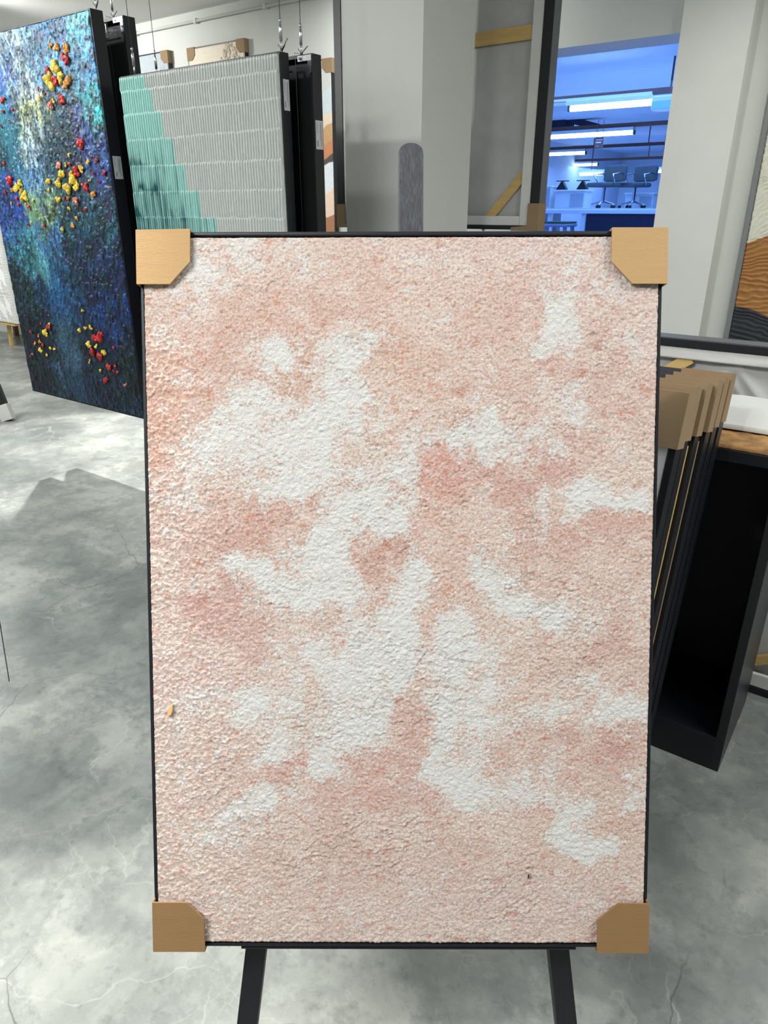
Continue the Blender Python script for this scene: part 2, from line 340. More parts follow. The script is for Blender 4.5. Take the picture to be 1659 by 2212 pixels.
def main_col(U, V):
    x, z, xw, zw = main_xy(U, V)
    base = nlin((230, 208, 196)); acc = np.ones(x.shape + (1,)) * 1.0; col = acc * base
    for bx_, bz_, rx, rz, a, c in blobs_uv(TINT) + blobs_uv(LITE):
        g = (a * 1.15 * np.exp(-.8 * (((xw - bx_) / rx) ** 2 + ((zw - bz_) / rz) ** 2)))[..., None]
        acc = acc + g; col = col + g * nlin(c)
    col = col / acc
    n = fbm(x * 30, z * 30, 5, 41)[..., None]
    t = smooth(n, .48, .70) * .65
    col = col * (1 - t) + t * nlin((238, 220, 210))
    # orange and red pigment flecks
    col = col * .74 + .26 * nlin((236, 218, 211))
    fl = smooth(fbm(x * 90, z * 130, 3, 51), .68, .78)[..., None] * .4
    col = col * (1 - fl) + fl * nlin((208, 128, 96))
    return col
def main_relief(U, V):
    x, z, xw, zw = main_xy(U, V)
    f1 = fbm(x * 310, z * 350, 2, 61, .5); f0 = fbm(xw * 35, zw * 60, 3, 65)
    zz = zw + .02 * fbm(x * 25, z * 25, 3, 71)
    rid = 1 - np.abs(2 * fbm(xw * 40, zz * 95, 3, 81) - 1)
    rid = smooth(rid, .90, 1.0) * smooth(fbm(x * 11, z * 11, 2, 91), .48, .66)
    up = smooth(V, 0, .5) * .4 + .7
    edge = .0014 * (vnoise(x * 300, z * 300, 5) - .5)
    return .0024 * f1 * up + .0010 * f0 + .0016 * rid + edge + .002
def main_mat():
    m, nt, b = new_mat('pink_plaster'); L = nt.links.new
    at = N(nt, 'ShaderNodeVertexColor', layer_name='Col'); wa = N(nt, 'ShaderNodeAttribute', attribute_name='white')
    tc = N(nt, 'ShaderNodeTexCoord'); co = tc.outputs['Object']
    n1 = N(nt, 'ShaderNodeTexNoise', Scale=260.0, Detail=3.0, Roughness=.6); L(co, n1.inputs['Vector'])
    n0 = N(nt, 'ShaderNodeTexNoise', Scale=80.0, Detail=4.0, Roughness=.6); L(co, n0.inputs['Vector'])
    a0 = N(nt, 'ShaderNodeMath', operation='MULTIPLY_ADD'); a0.inputs[1].default_value = 1.5; L(n1.outputs[0], a0.inputs[0]); L(wa.outputs['Fac'], a0.inputs[2])
    a1 = N(nt, 'ShaderNodeMath', operation='MULTIPLY_ADD'); a1.inputs[1].default_value = .5; L(n0.outputs[0], a1.inputs[0]); L(a0.outputs[0], a1.inputs[2])
    r = ramp(nt, [(.16, (0,) * 3), (.40, (.42,) * 3), (.52, (.78,) * 3), (.72, (.97,) * 3)]);
    sb = N(nt, 'ShaderNodeMath', operation='SUBTRACT'); sb.inputs[1].default_value = 1.04; L(a1.outputs[0], sb.inputs[0]); L(sb.outputs[0], r.inputs[0])
    # grain in the pigment
    rg = ramp(nt, [(.30, (.70, .62, .59)), (.5, (.95, .95, .95)), (.68, (1.08, 1.11, 1.12))], n1.outputs[0])
    mg = N(nt, 'ShaderNodeMix', data_type='RGBA', blend_type='MULTIPLY'); mg.inputs[0].default_value = 1; L(at.outputs[0], mg.inputs[6]); L(rg.outputs[0], mg.inputs[7])
    mx = N(nt, 'ShaderNodeMix', data_type='RGBA'); L(r.outputs[0], mx.inputs[0]); L(mg.outputs[2], mx.inputs[6]); mx.inputs[7].default_value = lin4((232, 231, 228))
    L(mx.outputs[2], b.inputs['Base Color']); b.inputs['Roughness'].default_value = .85; b.inputs['Specular IOR Level'].default_value = .2
    n2 = N(nt, 'ShaderNodeTexNoise', Scale=430.0, Detail=4.0, Roughness=.7); L(co, n2.inputs['Vector'])
    bp = N(nt, 'ShaderNodeBump', Strength=1.0, Distance=.0035); L(n2.outputs[0], bp.inputs['Height']); L(bp.outputs[0], b.inputs['Normal'])
    return m

mp = thing('framed_painting', 'large pink and white plaster-textured abstract painting standing on the black easel', 'painting', matrix=MM)
D0 = .035
floater(mp, W0, H0, D0, lip=.0055)
grid('canvas', CXW, CZH, 480, 690, main_relief, main_mat(), mp, main_col, main_white, x0=.007, z0=.010, back=.02)
def corner_px(sx, sz, pxs, m, label):
    q = [on_main(*p) for p in pxs]; t = .003
    bm = bmesh.new(); prism(bm, q, -.012, -.009); prism(bm, q, D0 + .002, D0 + .005)
    xs = [p[0] for p in q]; zs = [p[1] for p in q]; xo = max(xs) if sx > 0 else min(xs); zo = max(zs) if sz > 0 else min(zs)
    xa, xb = sorted((xo, xo - sx * .002)); bx(bm, xa, xb, -.009, D0 + .002, min(zs), max(zs))
    za, zb = sorted((zo, zo - sz * .002)); bx(bm, min(xs), max(xs), -.009, D0 + .002, za, zb)
    obj('corner_protector', bm, m, mp, label=label)
corner_px(-1, 1, [(299, 502), (415, 500), (415, 570), (372, 618), (301, 618)], M['card'], 'pale tan cardboard corner')
corner_px(1, 1, [(1437, 497), (1435, 617), (1360, 617), (1316, 570), (1317, 497)], M['card'], 'creased tan cardboard corner')
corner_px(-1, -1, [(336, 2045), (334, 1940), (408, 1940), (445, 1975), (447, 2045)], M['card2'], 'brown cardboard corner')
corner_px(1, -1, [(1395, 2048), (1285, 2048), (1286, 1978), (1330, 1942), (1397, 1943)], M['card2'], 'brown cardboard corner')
# the small dark fleck and the peeled ochre chip on the surface
for nm, pxy, sz_, cc_, lb in (('paint_chip', (370, 1530), (.006, .009), (216, 172, 112), 'ochre peeled fleck'), ('paint_speck', (1139, 1887), (.0016, .003), (50, 34, 26), 'dark brown speck')):
    x, z = on_main(*pxy); bm = bmesh.new()
    prism(bm, [(x - sz_[0] * .6, z - sz_[1]), (x + sz_[0] * .3, z - sz_[1] * .8), (x + sz_[0] * .7, z), (x + sz_[0] * .8, z + sz_[1]), (x - sz_[0] * .2, z + sz_[1] * .5)], -.009, -.006)
    obj(nm, bm, mat(nm, cc_, .8), mp, label=lb)

# ---- easel: its own frame shares the painting's tilt
def easel(M4, label, mast_x, mast_hw, mast_top, legs, leg_w, ledge, back_z, feet=None, y0=.045, dep=.028, bm_mat=None):
    root = thing('easel', label, 'easel', matrix=M4); bmt = bm_mat or M['blackwood']
    fl = lambda x, y: -(M4.translation.z + (M4 @ Vector((x, y, 0)) - M4.translation).z) / (M4.to_3x3() @ Vector((0, 0, 1))).z
    bm = bmesh.new(); arc = [(mast_x + mast_hw * math.cos(a), mast_top - mast_hw * .8 + mast_hw * .8 * math.sin(a)) for a in [math.pi * k / 14 for k in range(15)]]
    prism(bm, [(mast_x - mast_hw, .06), (mast_x + mast_hw, .06)] + arc, y0, y0 + dep * .8)
    obj('mast', bm, M['mastwood'], root, bevel=.0015, label='worn grey-black centre mast with rounded top')
    for (xa, za), (xb, zb) in legs:
        # run the leg down to the floor, cut level by its end
        zf = fl(xb, y0 + dep / 2); k = (zf - za) / (zb - za); xf = xa + (xb - xa) * k
        zf = fl(xf, y0 + dep * 2); bm = bmesh.new(); beam(bm, (xa, y0 + dep * 1.35, za), (xf, y0 + dep * 1.35, zf), leg_w, dep)
        lg = obj('leg', bm, bmt, root, bevel=.001)
        if feet:
            bm = bmesh.new(); t = (Vector((xf, 0, zf)) - Vector((xa, 0, za))).normalized(); e = Vector((xf, y0 + dep * 1.35, zf))
            beam(bm, e - t * .12, e + t * .002, leg_w + .02, dep + .02); obj('foot_cover', bm, feet, lg, bevel=.003, label='white foam foot cover')
    (xl, zl), (xr, zr), th = ledge
    part('ledge', bmt, root, (xl, xr, y0 - .036, y0 + dep * 1.0 - .002, zl - th, zl), bevel=.001)
    zc = mast_top * .45
    part('crossbar', bmt, root, (min(legs[0][0][0], legs[1][0][0]) - .03, max(legs[0][0][0], legs[1][0][0]) + .03, y0 + dep * .85, y0 + dep * 1.9, legs[0][0][1] - .03, legs[0][0][1] + .01), bevel=.001)
    # rear prop leg, hinged high on the mast, down to the floor behind
    top = M4 @ Vector((mast_x, y0 + dep * 2.2, back_z)); n = (M4.to_3x3() @ Vector((0, 1, 0))); n.z = 0; n.normalize()
    foot = Vector((top.x, top.y, .0)) + n * .16; bm = bmesh.new(); beam(bm, M4.inverted() @ top, M4.inverted() @ foot, .035, .022, Vector((1, 0, 0)))
    obj('back_leg', bm, bmt, root, bevel=.001)
    return root
def mast_material():
    m, nt, b = new_mat('worn_mast'); L = nt.links.new; tc = N(nt, 'ShaderNodeTexCoord')
    mp_ = N(nt, 'ShaderNodeMapping'); mp_.inputs['Scale'].default_value = (900, 60, 90); L(tc.outputs['Object'], mp_.inputs[0])
    nz = N(nt, 'ShaderNodeTexNoise', Scale=1.0, Detail=5.0, Roughness=.7); L(mp_.outputs[0], nz.inputs['Vector'])
    r = ramp(nt, [(.35, lin((44, 46, 52))), (.55, lin((66, 68, 75))), (.75, lin((105, 108, 114)))], nz.outputs[0]); L(r.outputs[0], b.inputs['Base Color'])
    b.inputs['Roughness'].default_value = .55; return m
M['mastwood'] = mast_material()
ml, mz = on_main(862, 300); mr, mtop = on_main(918, 288)
l0, l1 = on_main(544, 2050), on_main(525.5, 2212); r0, r1 = on_main(1221.5, 2050), on_main(1238.5, 2212)
def up_line(a, b, z): return (a[0] + (b[0] - a[0]) * (z - a[1]) / (b[1] - a[1]), z)
ztop = .55
yb = D0 + .007
easel(MM, 'black wooden easel holding the pink and white painting', (ml + mr) / 2 * 1.0, (mr - ml) / 2, mtop * 1.005,
      ((up_line(l0, l1, ztop), up_line(l0, l1, -.3)), (up_line(r0, r1, ztop), up_line(r0, r1, -.3))), .0335, ((l0[0] - .018, -.0045), (r0[0] + .018, -.0045), .004), .75, y0=yb)

# ================================================================= HANGING PAINTINGS, LEFT
def hang(px_top, py_top, y, ztop, label, tie=1, bottom=None, gl=.075, k=.68):
    p = on_y(px_top, py_top, y)
    r = thing('hanging_cable', label, 'hanging cable', (p.x, y, ztop + .001)); r.scale = (k, k, k)
    bm = bmesh.new(); tube(bm, [(0, 0, gl + .07), (0, 0, (HC - ztop - .001) / k)], .0018, 6)
    if bottom is not None: tube(bm, [(.004, 0, .006), (.006, -.062, .006), (.01, -.062, -.03), (.012, -.062, (bottom - ztop) / k)], .0013, 6)
    obj('cable', bm, M['wire'], r, smoothed=True)
    bm = bmesh.new(); tube(bm, [(0, 0, .05), (0, 0, .052), (0, 0, .05 + gl * .75), (0, 0, .05 + gl)], [.006, .0085, .0085, .005], 12); tube(bm, [(0, 0, .05 + gl + .002), (0, 0, .05 + gl + .012), (0, 0, .05 + gl + .016), (0, 0, .05 + gl + .026)], [.004, .007, .007, .004], 12)
    obj('gripper', bm, M['steel'], r, smoothed=True)
    bm = bmesh.new(); tube(bm, [(-.004, 0, .06), (-.005, 0, .0)], .0022, 6); tube(bm, [(.004, 0, .06), (.005, 0, .002)], .0022, 6); tube(bm, [(-.006, 0, .002), (.006, 0, .002)], .0026, 6)
    obj('hook', bm, M['steel'], r, smoothed=True)
    if tie:
        bm = bmesh.new(); tube(bm, [(-.022, 0, .035), (0, 0, .006), (.02, -.003, .022), (.05, -.004, .055 if tie == 1 else .04)], .0022, 6)
        if tie == 1: tube(bm, [(.004, 0, .004), (.02, 0, .02), (.035, 0, .045)], .0018, 6)
        bx(bm, -.005, .005, -.005, .005, .0045, .014)
        obj('zip_tie', bm, M['plastic'], r)
    return r
def back_of_frame(root, w, h, d, rim=.03):
    """what shows of a painting hung with its back to us (local front at y=d, back at y=0)"""
    part('frame', M['black'], root, (0, .012, 0, d, 0, h), (w - .012, w, 0, d, 0, h), (.012, w - .012, 0, d, 0, .012), (.012, w - .012, 0, d, h - .012, h), bevel=.001)
    part('backing_board', M['blackin'], root, (.012, w - .012, d * .55, d * .98, .012, h - .012))
    bm = bmesh.new(); s = .07
    prism(bm, [(w - .004, h - .004), (w - s, h - .004), (w - s, h - .022), (w - .022, h - .022), (w - .022, h - s), (w - .004, h - s + .012)], -.002, .0)
    br = obj('corner_bracket', bm, M['steel'], root, label='steel corner bracket on the frame back')
    for cx_, cz_ in ((w - s + .012, h - .013), (w - .013, h - s + .03)):
        bm = bmesh.new(); tube(bm, [(cx_, -.002, cz_), (cx_, -.005, cz_)], .005, 8); obj('screw', bm, M['chrome'], br)
    bm = bmesh.new(); q = [(w - .155, -.006, h - .02), (w - .155, -.006, h - .075), (w - .12, -.006, h - .075), (w - .12, -.006, h - .02), (w - .155, -.006, h - .02)]
    for a, b in zip(q, q[1:]): tube(bm, [a, b], .003, 6)
    obj('hanging_ring', bm, M['steel'], root)
    part('wire_bar', M['wire'], root, (.03, w - .1, -.001, .002, h - .052, h - .048))

ZTOP = 2.27
# --- flower painting
YL = 2.17; lx1 = on_y(309, 905, YL); lx0 = on_y(70, 840, YL); zb = lx1.z; xr = on_y(194, 18, YL).x
WL, HL = xr - lx0.x, ZTOP - zb
fp = thing('framed_painting', 'tall blue impasto waterfall painting with red and yellow flowers, hung at the left', 'painting', (lx0.x, YL, zb))
floater(fp, WL, HL, .061, lip=.006)
ANCH = [(20,90,(190,222,238)),(60,110,(125,178,216)),(120,80,(90,156,208)),(180,60,(125,228,240)),(200,120,(85,160,228)),(150,160,(90,148,200)),(45,170,(196,222,226)),(55,240,(196,208,140)),(66,300,(186,216,222)),(84,380,(100,158,216)),(98,420,(165,200,160)),(96,450,(140,180,128)),(110,520,(80,140,190)),(132,600,(50,124,176)),(150,660,(50,112,164)),
 (10,160,(60,115,220)),(20,230,(60,140,190)),(20,260,(60,136,146)),(20,330,(48,112,134)),(15,460,(52,94,180)),(30,520,(70,135,166)),(130,240,(52,96,110)),(130,280,(38,76,88)),(170,200,(60,132,140)),(210,200,(62,184,196)),(217,260,(72,206,206)),(222,330,(60,112,216)),(175,270,(92,92,150)),(195,300,(56,64,116)),(150,320,(38,66,88)),(110,330,(46,86,100)),
 (230,400,(54,72,116)),(200,430,(50,92,116)),(140,450,(50,100,110)),(230,470,(60,124,146)),(250,560,(32,62,112)),(60,560,(72,156,168)),(90,570,(112,184,196)),(50,620,(42,76,88)),(100,640,(36,86,128)),(180,560,(38,80,112)),(210,650,(42,82,140)),(240,680,(48,92,176)),(262,700,(36,78,154)),
 (60,720,(22,42,58)),(100,740,(26,56,78)),(150,750,(76,116,140)),(146,790,(86,124,150)),(200,760,(38,66,92)),(280,760,(20,56,64)),(90,820,(26,42,62)),(150,830,(52,88,120)),(220,840,(32,62,96)),(290,860,(22,70,98)),(300,800,(16,52,62))]
def anch_uv(lst, y, x0, z0, w, h):
    return [((q.x - x0) / w, (q.z - z0) / h, c) for q, c in [(on_y(a, b, y), c) for a, b, c in lst]]
AU = anch_uv(ANCH, YL, lx0.x, zb, WL, HL)
def fl_col(U, V):
    x, z = U * WL, V * HL
    wx = U + (fbm(x * 9, z * 5, 4, 3) - .5) * .16 + (fbm(x * 40, z * 22, 3, 8) - .5) * .10; wz = V + (fbm(x * 9, z * 7, 4, 5) - .5) * .12 + (fbm(x * 40, z * 20, 3, 9) - .5) * .08
    acc = np.full(U.shape + (1,), 1e-4); col = acc * nlin((50, 90, 120))
    for u, v, c in AU:
        g = np.exp(-(((wx - u) / .075) ** 2 + ((wz - v) / .042) ** 2))[..., None]; acc = acc + g; col = col + g * nlin(c)
    col = col / acc
    fall = np.exp(-((U - (.16 + .34 * (1 - V))) / .09) ** 2)[..., None]            # calm streak of the fall
    st = fbm(x * 80, z * 44, 4, 15)[..., None]; st2 = fbm(x * 64, z * 46, 4, 19)[..., None]; k = 1 - .8 * fall
    big = fbm(x * 16, z * 12, 4, 33)[..., None]
    db = smooth(big, .50, .64) * .7 * k; col = col * (1 - db) + db * col * .25
    dk = smooth(st, .53, .60) * .85 * k; col = col * (1 - dk) + dk * col * .14
    lt = smooth(st2, .58, .70) * .7 * k; col = col * (1 - lt) + lt * (col * 2.0 + nlin((50, 84, 96)) * .5)
    hu = smooth(fbm(x * 40 + 40, z * 30, 3, 29), .62, .72)[..., None] * .5 * k; col = col * (1 - hu) + hu * nlin((78, 70, 128))
    hg = smooth(fbm(x * 44 + 80, z * 30, 3, 31), .60, .70)[..., None] * .5 * k; col = col * (1 - hg) + hg * nlin((40, 96, 88))
    streak = smooth(fbm(x * 150, z * 3, 3, 45), .5, .7)[..., None] * fall * .5; col = col * (1 + streak)
    col = col ** 1.12 * (.46 + .68 * smooth(V, .15, 1.0)[..., None])  # light falling off down the painting is multiplied into its colours
    return col
def fl_rel(U, V):
    x, z = U * WL, V * HL; return .003 * fbm(x * 80, z * 44, 4, 15) + .0035 * smooth(fbm(x * 64, z * 46, 4, 19), .5, .7) + .002
M['impasto'] = attr_mat('blue_impasto', .45, .5, 130, .45, 85, .4)
grid('canvas', WL - .018, HL - .018, 330, 560, fl_rel, M['impasto'], fp, fl_col, x0=.009, z0=.009, back=.03)
price_tag(fp, WL, .012, .055, on_y(252, 386, YL).z - zb, on_y(246, 336, YL).z - zb)
Yl, Re, Or, Pk = (236, 204, 62), (196, 36, 34), (240, 156, 62), (222, 140, 122)
DABS = [(112,97,Or,5),(126,103,Or,6),(148,103,Or,7),(146,128,Re,8),(106,153,Re,6),(124,145,Yl,12),(111,180,Yl,12),(134,168,Yl,8),(122,176,Re,7),(150,178,Or,9),(142,188,Or,5),(137,215,Re,7),(112,228,Pk,7),(121,220,Yl,4),(100,204,Re,3),(88,193,Re,4),(90,213,Yl,4),(10,217,Re,6),(31,238,Re,4),(10,243,Re,4),(25,265,Re,3),(4,272,Re,4),(177,311,Re,8),(12,352,Re,4),(24,390,Re,9),(38,405,Yl,9),(47,395,Yl,7),(55,424,Yl,10),(16,416,Re,5),(40,430,Re,4),(130,357,Pk,6),(137,376,Yl,7),(146,355,Yl,4),(153,354,Re,4),(168,371,Re,8),(180,366,Yl,6),(194,352,Yl,5),(158,385,Yl,10),(130,394,Yl,8),(147,405,Yl,10),(169,402,Yl,7),(189,406,Re,7),(205,419,Or,6),(230,372,Re,5),(212,344,Re,4),(204,373,Re,3),(216,391,Re,3),(198,391,Yl,3),(167,434,Pk,7),(129,430,Yl,6),(150,428,Or,4),(142,428,Re,3),(152,449,Yl,4),(186,452,Re,4),(107,390,Yl,6),(109,409,Yl,4),(66,447,Re,5),(53,463,Re,3),(65,485,Re,4),(98,487,Re,4),(137,495,Yl,5),(162,489,Or,5),(168,470,Or,4),(152,335,Yl,4),(30,412,Or,4),(60,440,Yl,3),(75,432,Yl,3),(45,445,Re,4),(28,440,Yl,3),
 (108,706,Re,6),(110,698,Yl,4),(101,719,Yl,8),(86,724,Or,4),(70,715,Re,4),(90,738,Or,5),(96,743,Re,5),(80,741,Or,4),(90,755,Yl,6),(104,767,Yl,5),(112,752,Yl,4),(120,753,Yl,4),(68,769,Re,3),(74,764,Pk,3),(176,712,Yl,5),(188,710,Yl,4),(199,709,Yl,5),(182,670,Yl,4),(219,728,Re,10),(208,729,Re,7),(195,743,Yl,6),(211,747,Yl,5),(203,761,Re,9),(220,770,Re,8),(227,761,Yl,6),(249,751,Re,5),(197,781,Yl,4),(237,791,Re,7),(251,789,Re,4),(220,799,Yl,4),(232,820,Re,6),(257,804,Re,5),(249,801,Re,3),(275,831,Pk,4),(92,699,Re,3),(109,680,Re,3)]
bm = bmesh.new(); cl_ = bm.verts.layers.float_color.new('Col'); rnd = random.Random(3)
for a, b, c, s in DABS:
    p = on_y(a, b, YL); r = s * 1.35 * 3.3 / F_PX
    for k in range(4 if s < 6 else 9):
        rr = r * rnd.uniform(.35, .62); ox, oz = (rnd.uniform(-.6, .6) * r, rnd.uniform(-.6, .6) * r) if k else (0, 0)
        mt = Matrix.Translation((p.x - lx0.x + ox * 1.25, -.008 - rnd.uniform(0, .004), p.z - zb + oz)) @ Matrix.Rotation(rnd.uniform(0, 3), 4, 'Y') @ Matrix.Diagonal((rr * 1.25, min(.012, rr * .6), rr * .75, 1))
        g = bmesh.ops.create_icosphere(bm, subdivisions=2, radius=1, matrix=mt); sh = rnd.uniform(.65, 1.2)
        for v in g['verts']:
            v.co += Vector((rnd.uniform(-1, 1), rnd.uniform(-1, 1) * .7, rnd.uniform(-1, 1))) * rr * .16
            v[cl_] = tuple(min(1, x * sh) for x in lin(c)) + (1,)
M['dab'] = attr_mat('flower_paint', .4, .4, 260, .12, 160, .5)
fr_ = obj('flower_relief', bm, M['dab'], fp, label='thick red, yellow and orange paint flowers'); fr_['kind'] = 'stuff'
hang(207, 15, YL + .03, ZTOP, 'steel hanging cable above the right corner of the blue flower painting', 1)

# --- the painting hung behind it, back towards us
YR = 2.324; xr2 = on_y(265, 33, YR).x
rl = thing('framed_painting', 'black back of a painting hung close behind the blue flower painting', 'painting', (xr2 - 1.1, YR, zb))
back_of_frame(rl, 1.1, HL, .062)
hang(246, 45, YR + .03, ZTOP, 'steel hanging cable on the black-backed painting behind the flower painting', 2, bottom=.9)

# --- teal ribbed painting
YT = 2.2; tr = on_y(604, 108, YT); tl = on_y(258, 168, YT); ZT2 = (tr.z + tl.z) / 2; ZB2 = .72; WT, HT = tr.x - tl.x, ZT2 - ZB2
tp = thing('framed_painting', 'pale grey ribbed relief painting fading to teal at the left, hung on cables', 'painting', (tl.x, YT, ZB2))
floater(tp, WT, HT, .046, lip=.006)
rowz = [on_y(a, b, YT).z - ZB2 for a, b in ((262, 197), (270, 247), (278, 302), (286, 358), (294, 414), (302, 468))]
pit = (rowz[0] - rowz[-1]) / 5
edges = [HT - .006] + rowz
while edges[-1] > 0: edges.append(edges[-1] - pit)
stepx = [on_y(a, b, YT).x - tl.x for a, b in ((316, 182), (333, 222), (354, 272), (380, 328), (405, 384), (436, 440), (472, 490))]
while len(stepx) < len(edges) + 2: stepx.append(stepx[-1] + .085)
edges_a = np.array(edges)
def t_row(z, x):
    zz = z + .006 * (fbm(x * 30, x * 0 + z * 4, 3, 7) - .5)
    r = np.zeros_like(z).astype(int)
    for e in edges_a[1:]: r += (zz < e)
    return r, zz
def t_rel(U, V):
    x, z = U * WT, V * HT; r, zz = t_row(z, x)
    off = np.array([.3, 1.9, .7, 2.6, 1.1, 3.4, .2, 2.2, 1.5, .9, 2.9, .4, 1.7, 2.3])[np.clip(r, 0, 13)]
    ph = x / (WT / 62) + off + .35 * (fbm(x * 18, z * 6, 3, 17) - .5) * 2
    h = .010 * np.abs(np.sin(math.pi * ph)) ** .5
    d = np.min(np.abs(zz[..., None] - edges_a), -1); h = h * smooth(d, .0, .006) + .008 * np.exp(-(d / .0032) ** 2) * (.6 + .8 * fbm(x * 90, z * 60, 2, 27))
    return h + .002
def t_col(U, V):
    x, z = U * WT, V * HT; r, zz = t_row(z, x); sx_ = np.array(stepx)[np.clip(r, 0, len(stepx) - 1)]
    sx_ = sx_ + .008 * (fbm(z * 50, x * 2, 2, 37) - .5)
    teal = smooth(x, sx_ + .006, sx_ - .006)[..., None]
    deep = (smooth(HT - z, .2, .7) * smooth(sx_ - x, .0, .28) * .5 + .5 * smooth(fbm(x * 100, z * 4, 3, 47), .52, .72) * smooth(HT - z, .12, .45))[..., None]
    near = np.exp(-(np.min(np.abs(zz[..., None] - (edges_a + .016)), -1) / .022) ** 2)[..., None] * smooth(fbm(x * 14, z * 9, 3, 59), .36, .56)[..., None] * .9 * smooth(HT - z, .22, .42)[..., None] * smooth(sx_ * .8 - x, 0, .12)[..., None]
    tc = nlin((166, 216, 209)) * (1 - np.clip(deep + near, 0, 1)) + np.clip(deep + near, 0, 1) * nlin((22, 92, 96))
    gy = nlin((206, 210, 207)) * (1 - .06 * fbm(x * 20, z * 5, 3, 67)[..., None])
    return gy * (1 - teal) + tc * teal
M['teal'] = attr_mat('ribbed_relief', .55, .25, 120, .05, 60, .35)
grid('canvas', WT - .015, HT - .015, 640, 330, t_rel, M['teal'], tp, t_col, x0=.0075, z0=.0075, back=.02)
price_tag(tp, WT, .010, .040, on_y(626, 236, YT).z - ZB2, on_y(618, 168, YT).z - ZB2)
hang(291, 160, YT + .02, ZT2, 'left steel hanging cable on the front of the teal ribbed painting', 0)
hang(608, 106, YT + .02, ZT2, 'steel hanging cable above the right corner of the teal ribbed painting', 1)
YR2 = YT * 3.41 / 3.27; xr3 = on_y(674, 112, YR2).x
rt = thing('framed_painting', 'black back of a painting hung close behind the teal ribbed painting', 'painting', (xr3 - 1.0, YR2, ZB2))
back_of_frame(rt, 1.0, HT, .05)
price_tag(rt, 1.0, .006, .046, on_y(682, 322, YR2).z - ZB2, on_y(680, 259, YR2).z - ZB2)
hang(338, 150, YR2 + .025, ZT2, 'left cable with a grey gripper rising behind the teal ribbed painting', 2)
hang(651, 112, YR2 + .025, ZT2, 'steel hanging cable on the black-backed painting behind the teal one', 2, bottom=.9)

# --- paintings on the back wall
YP = YW - .045
def wall_painting(label, pxl, pxr, py_l, h, col, rel=None, left_card=False, nx=60, nz=80, m=None):
    a, b = on_y(*pxl, YP), on_y(*pxr, YP); zt = (a.z + b.z) / 2; w = b.x - a.x
    r = thing('framed_painting', label, 'painting', (a.x, YP, zt - h))
    floater(r, w, h, .04, lip=.008)
    grid('canvas', w - .02, h - .02, nx, nz, rel, m or M['wallart'], r, col, x0=.01, z0=.01, back=.02)
    protector(r, w, h, .04, 1, 1, .095, M['cardd'], label='tan cardboard corner')
    if left_card: protector(r, w, h, .04, -1, 1, .095, M['cardd'], label='tan cardboard corner')
    return r, w, h
M['wallart'] = attr_mat('matte_art', .8, .3, 120, .05, 50, .2)
def cream_col(U, V): return np.ones(U.shape + (1,)) * nlin((236, 226, 208)) * (1 - .08 * fbm(U * 6, V * 6, 3, 5))[..., None]
r, w, h = wall_painting('cream painting with raised blossom cluster on the back wall, cardboard on both top corners', (404, 104), (527, 84), 0, .9, cream_col, left_card=True)
bm = bmesh.new(); rnd = random.Random(5)
for k in range(150):
    a, rr = rnd.uniform(0, 6.28), rnd.random() ** .5
    x, z = w * .74 + math.cos(a) * rr * w * .17, h - .17 + math.sin(a) * rr * .15
    bmesh.ops.create_icosphere(bm, subdivisions=1, radius=1, matrix=Matrix.Translation((x, -.003, z)) @ Matrix.Rotation(rnd.uniform(0, 3), 4, 'Y') @ Matrix.Diagonal((.017, .007, .009, 1)))
obj('blossom_relief', bm, mat('cream_relief', (222, 208, 188), .8), r, smoothed=True)
def tree_col(U, V):
    c = nlin((188, 198, 206)) * (1 - V[..., None] * .15) ; t = smooth(V, .96, .55)[..., None] * .5; c = c * (1 - t) + t * nlin((186, 170, 152))
    tw = (smooth(vnoise(U * 70, V * 2.5, 3), .80, .9) * smooth(V, .93, .75) * .8)[..., None]; return c * (1 - tw) + tw * nlin((70, 66, 66))
wall_painting('pale misty painting with bare twigs on the back wall, nearest the flower painting', (215, 137), (361, 107), 0, .9, tree_col, nx=160, nz=100)
BY = [(0, (208, 208, 204)), (190, (206, 214, 218)), (243, (226, 210, 186)), (268, (196, 158, 116)), (306, (200, 138, 100)), (338, (92, 84, 80)), (352, (226, 230, 236)), (412, (236, 210, 188)), (466, (176, 128, 94))]
zt_d = (on_y(610, 140, YP).z + on_y(716, 126, YP).z) / 2
BANDS = [(1.2 if y_ == 0 else (on_y(706, y_, YP).z - zt_d + 1.5) / 1.5, c_) for y_, c_ in BY]
def dune_col(U, V):
    c = np.ones(U.shape + (1,)) * nlin((208, 208, 204)); u = U - .93
    for k, (t, cc_) in enumerate(BANDS):
        e = t + u * (.16 if k % 2 else .10) + .012 * (fbm(U * 9, U * 0 + k, 3, 77 + k) - .5)
        mk = smooth(e - V, -.003, .003)[..., None]; c = c * (1 - mk) + mk * nlin(cc_)
    return c
def dune_rel(U, V): return .003 + .002 * fbm(U * 10, V * 14, 3, 8)
wall_painting('layered desert dunes painting in white, tan and rust beside the square column', (610, 140), (716, 126), 0, 1.5, dune_col, dune_rel, nx=90, nz=320)

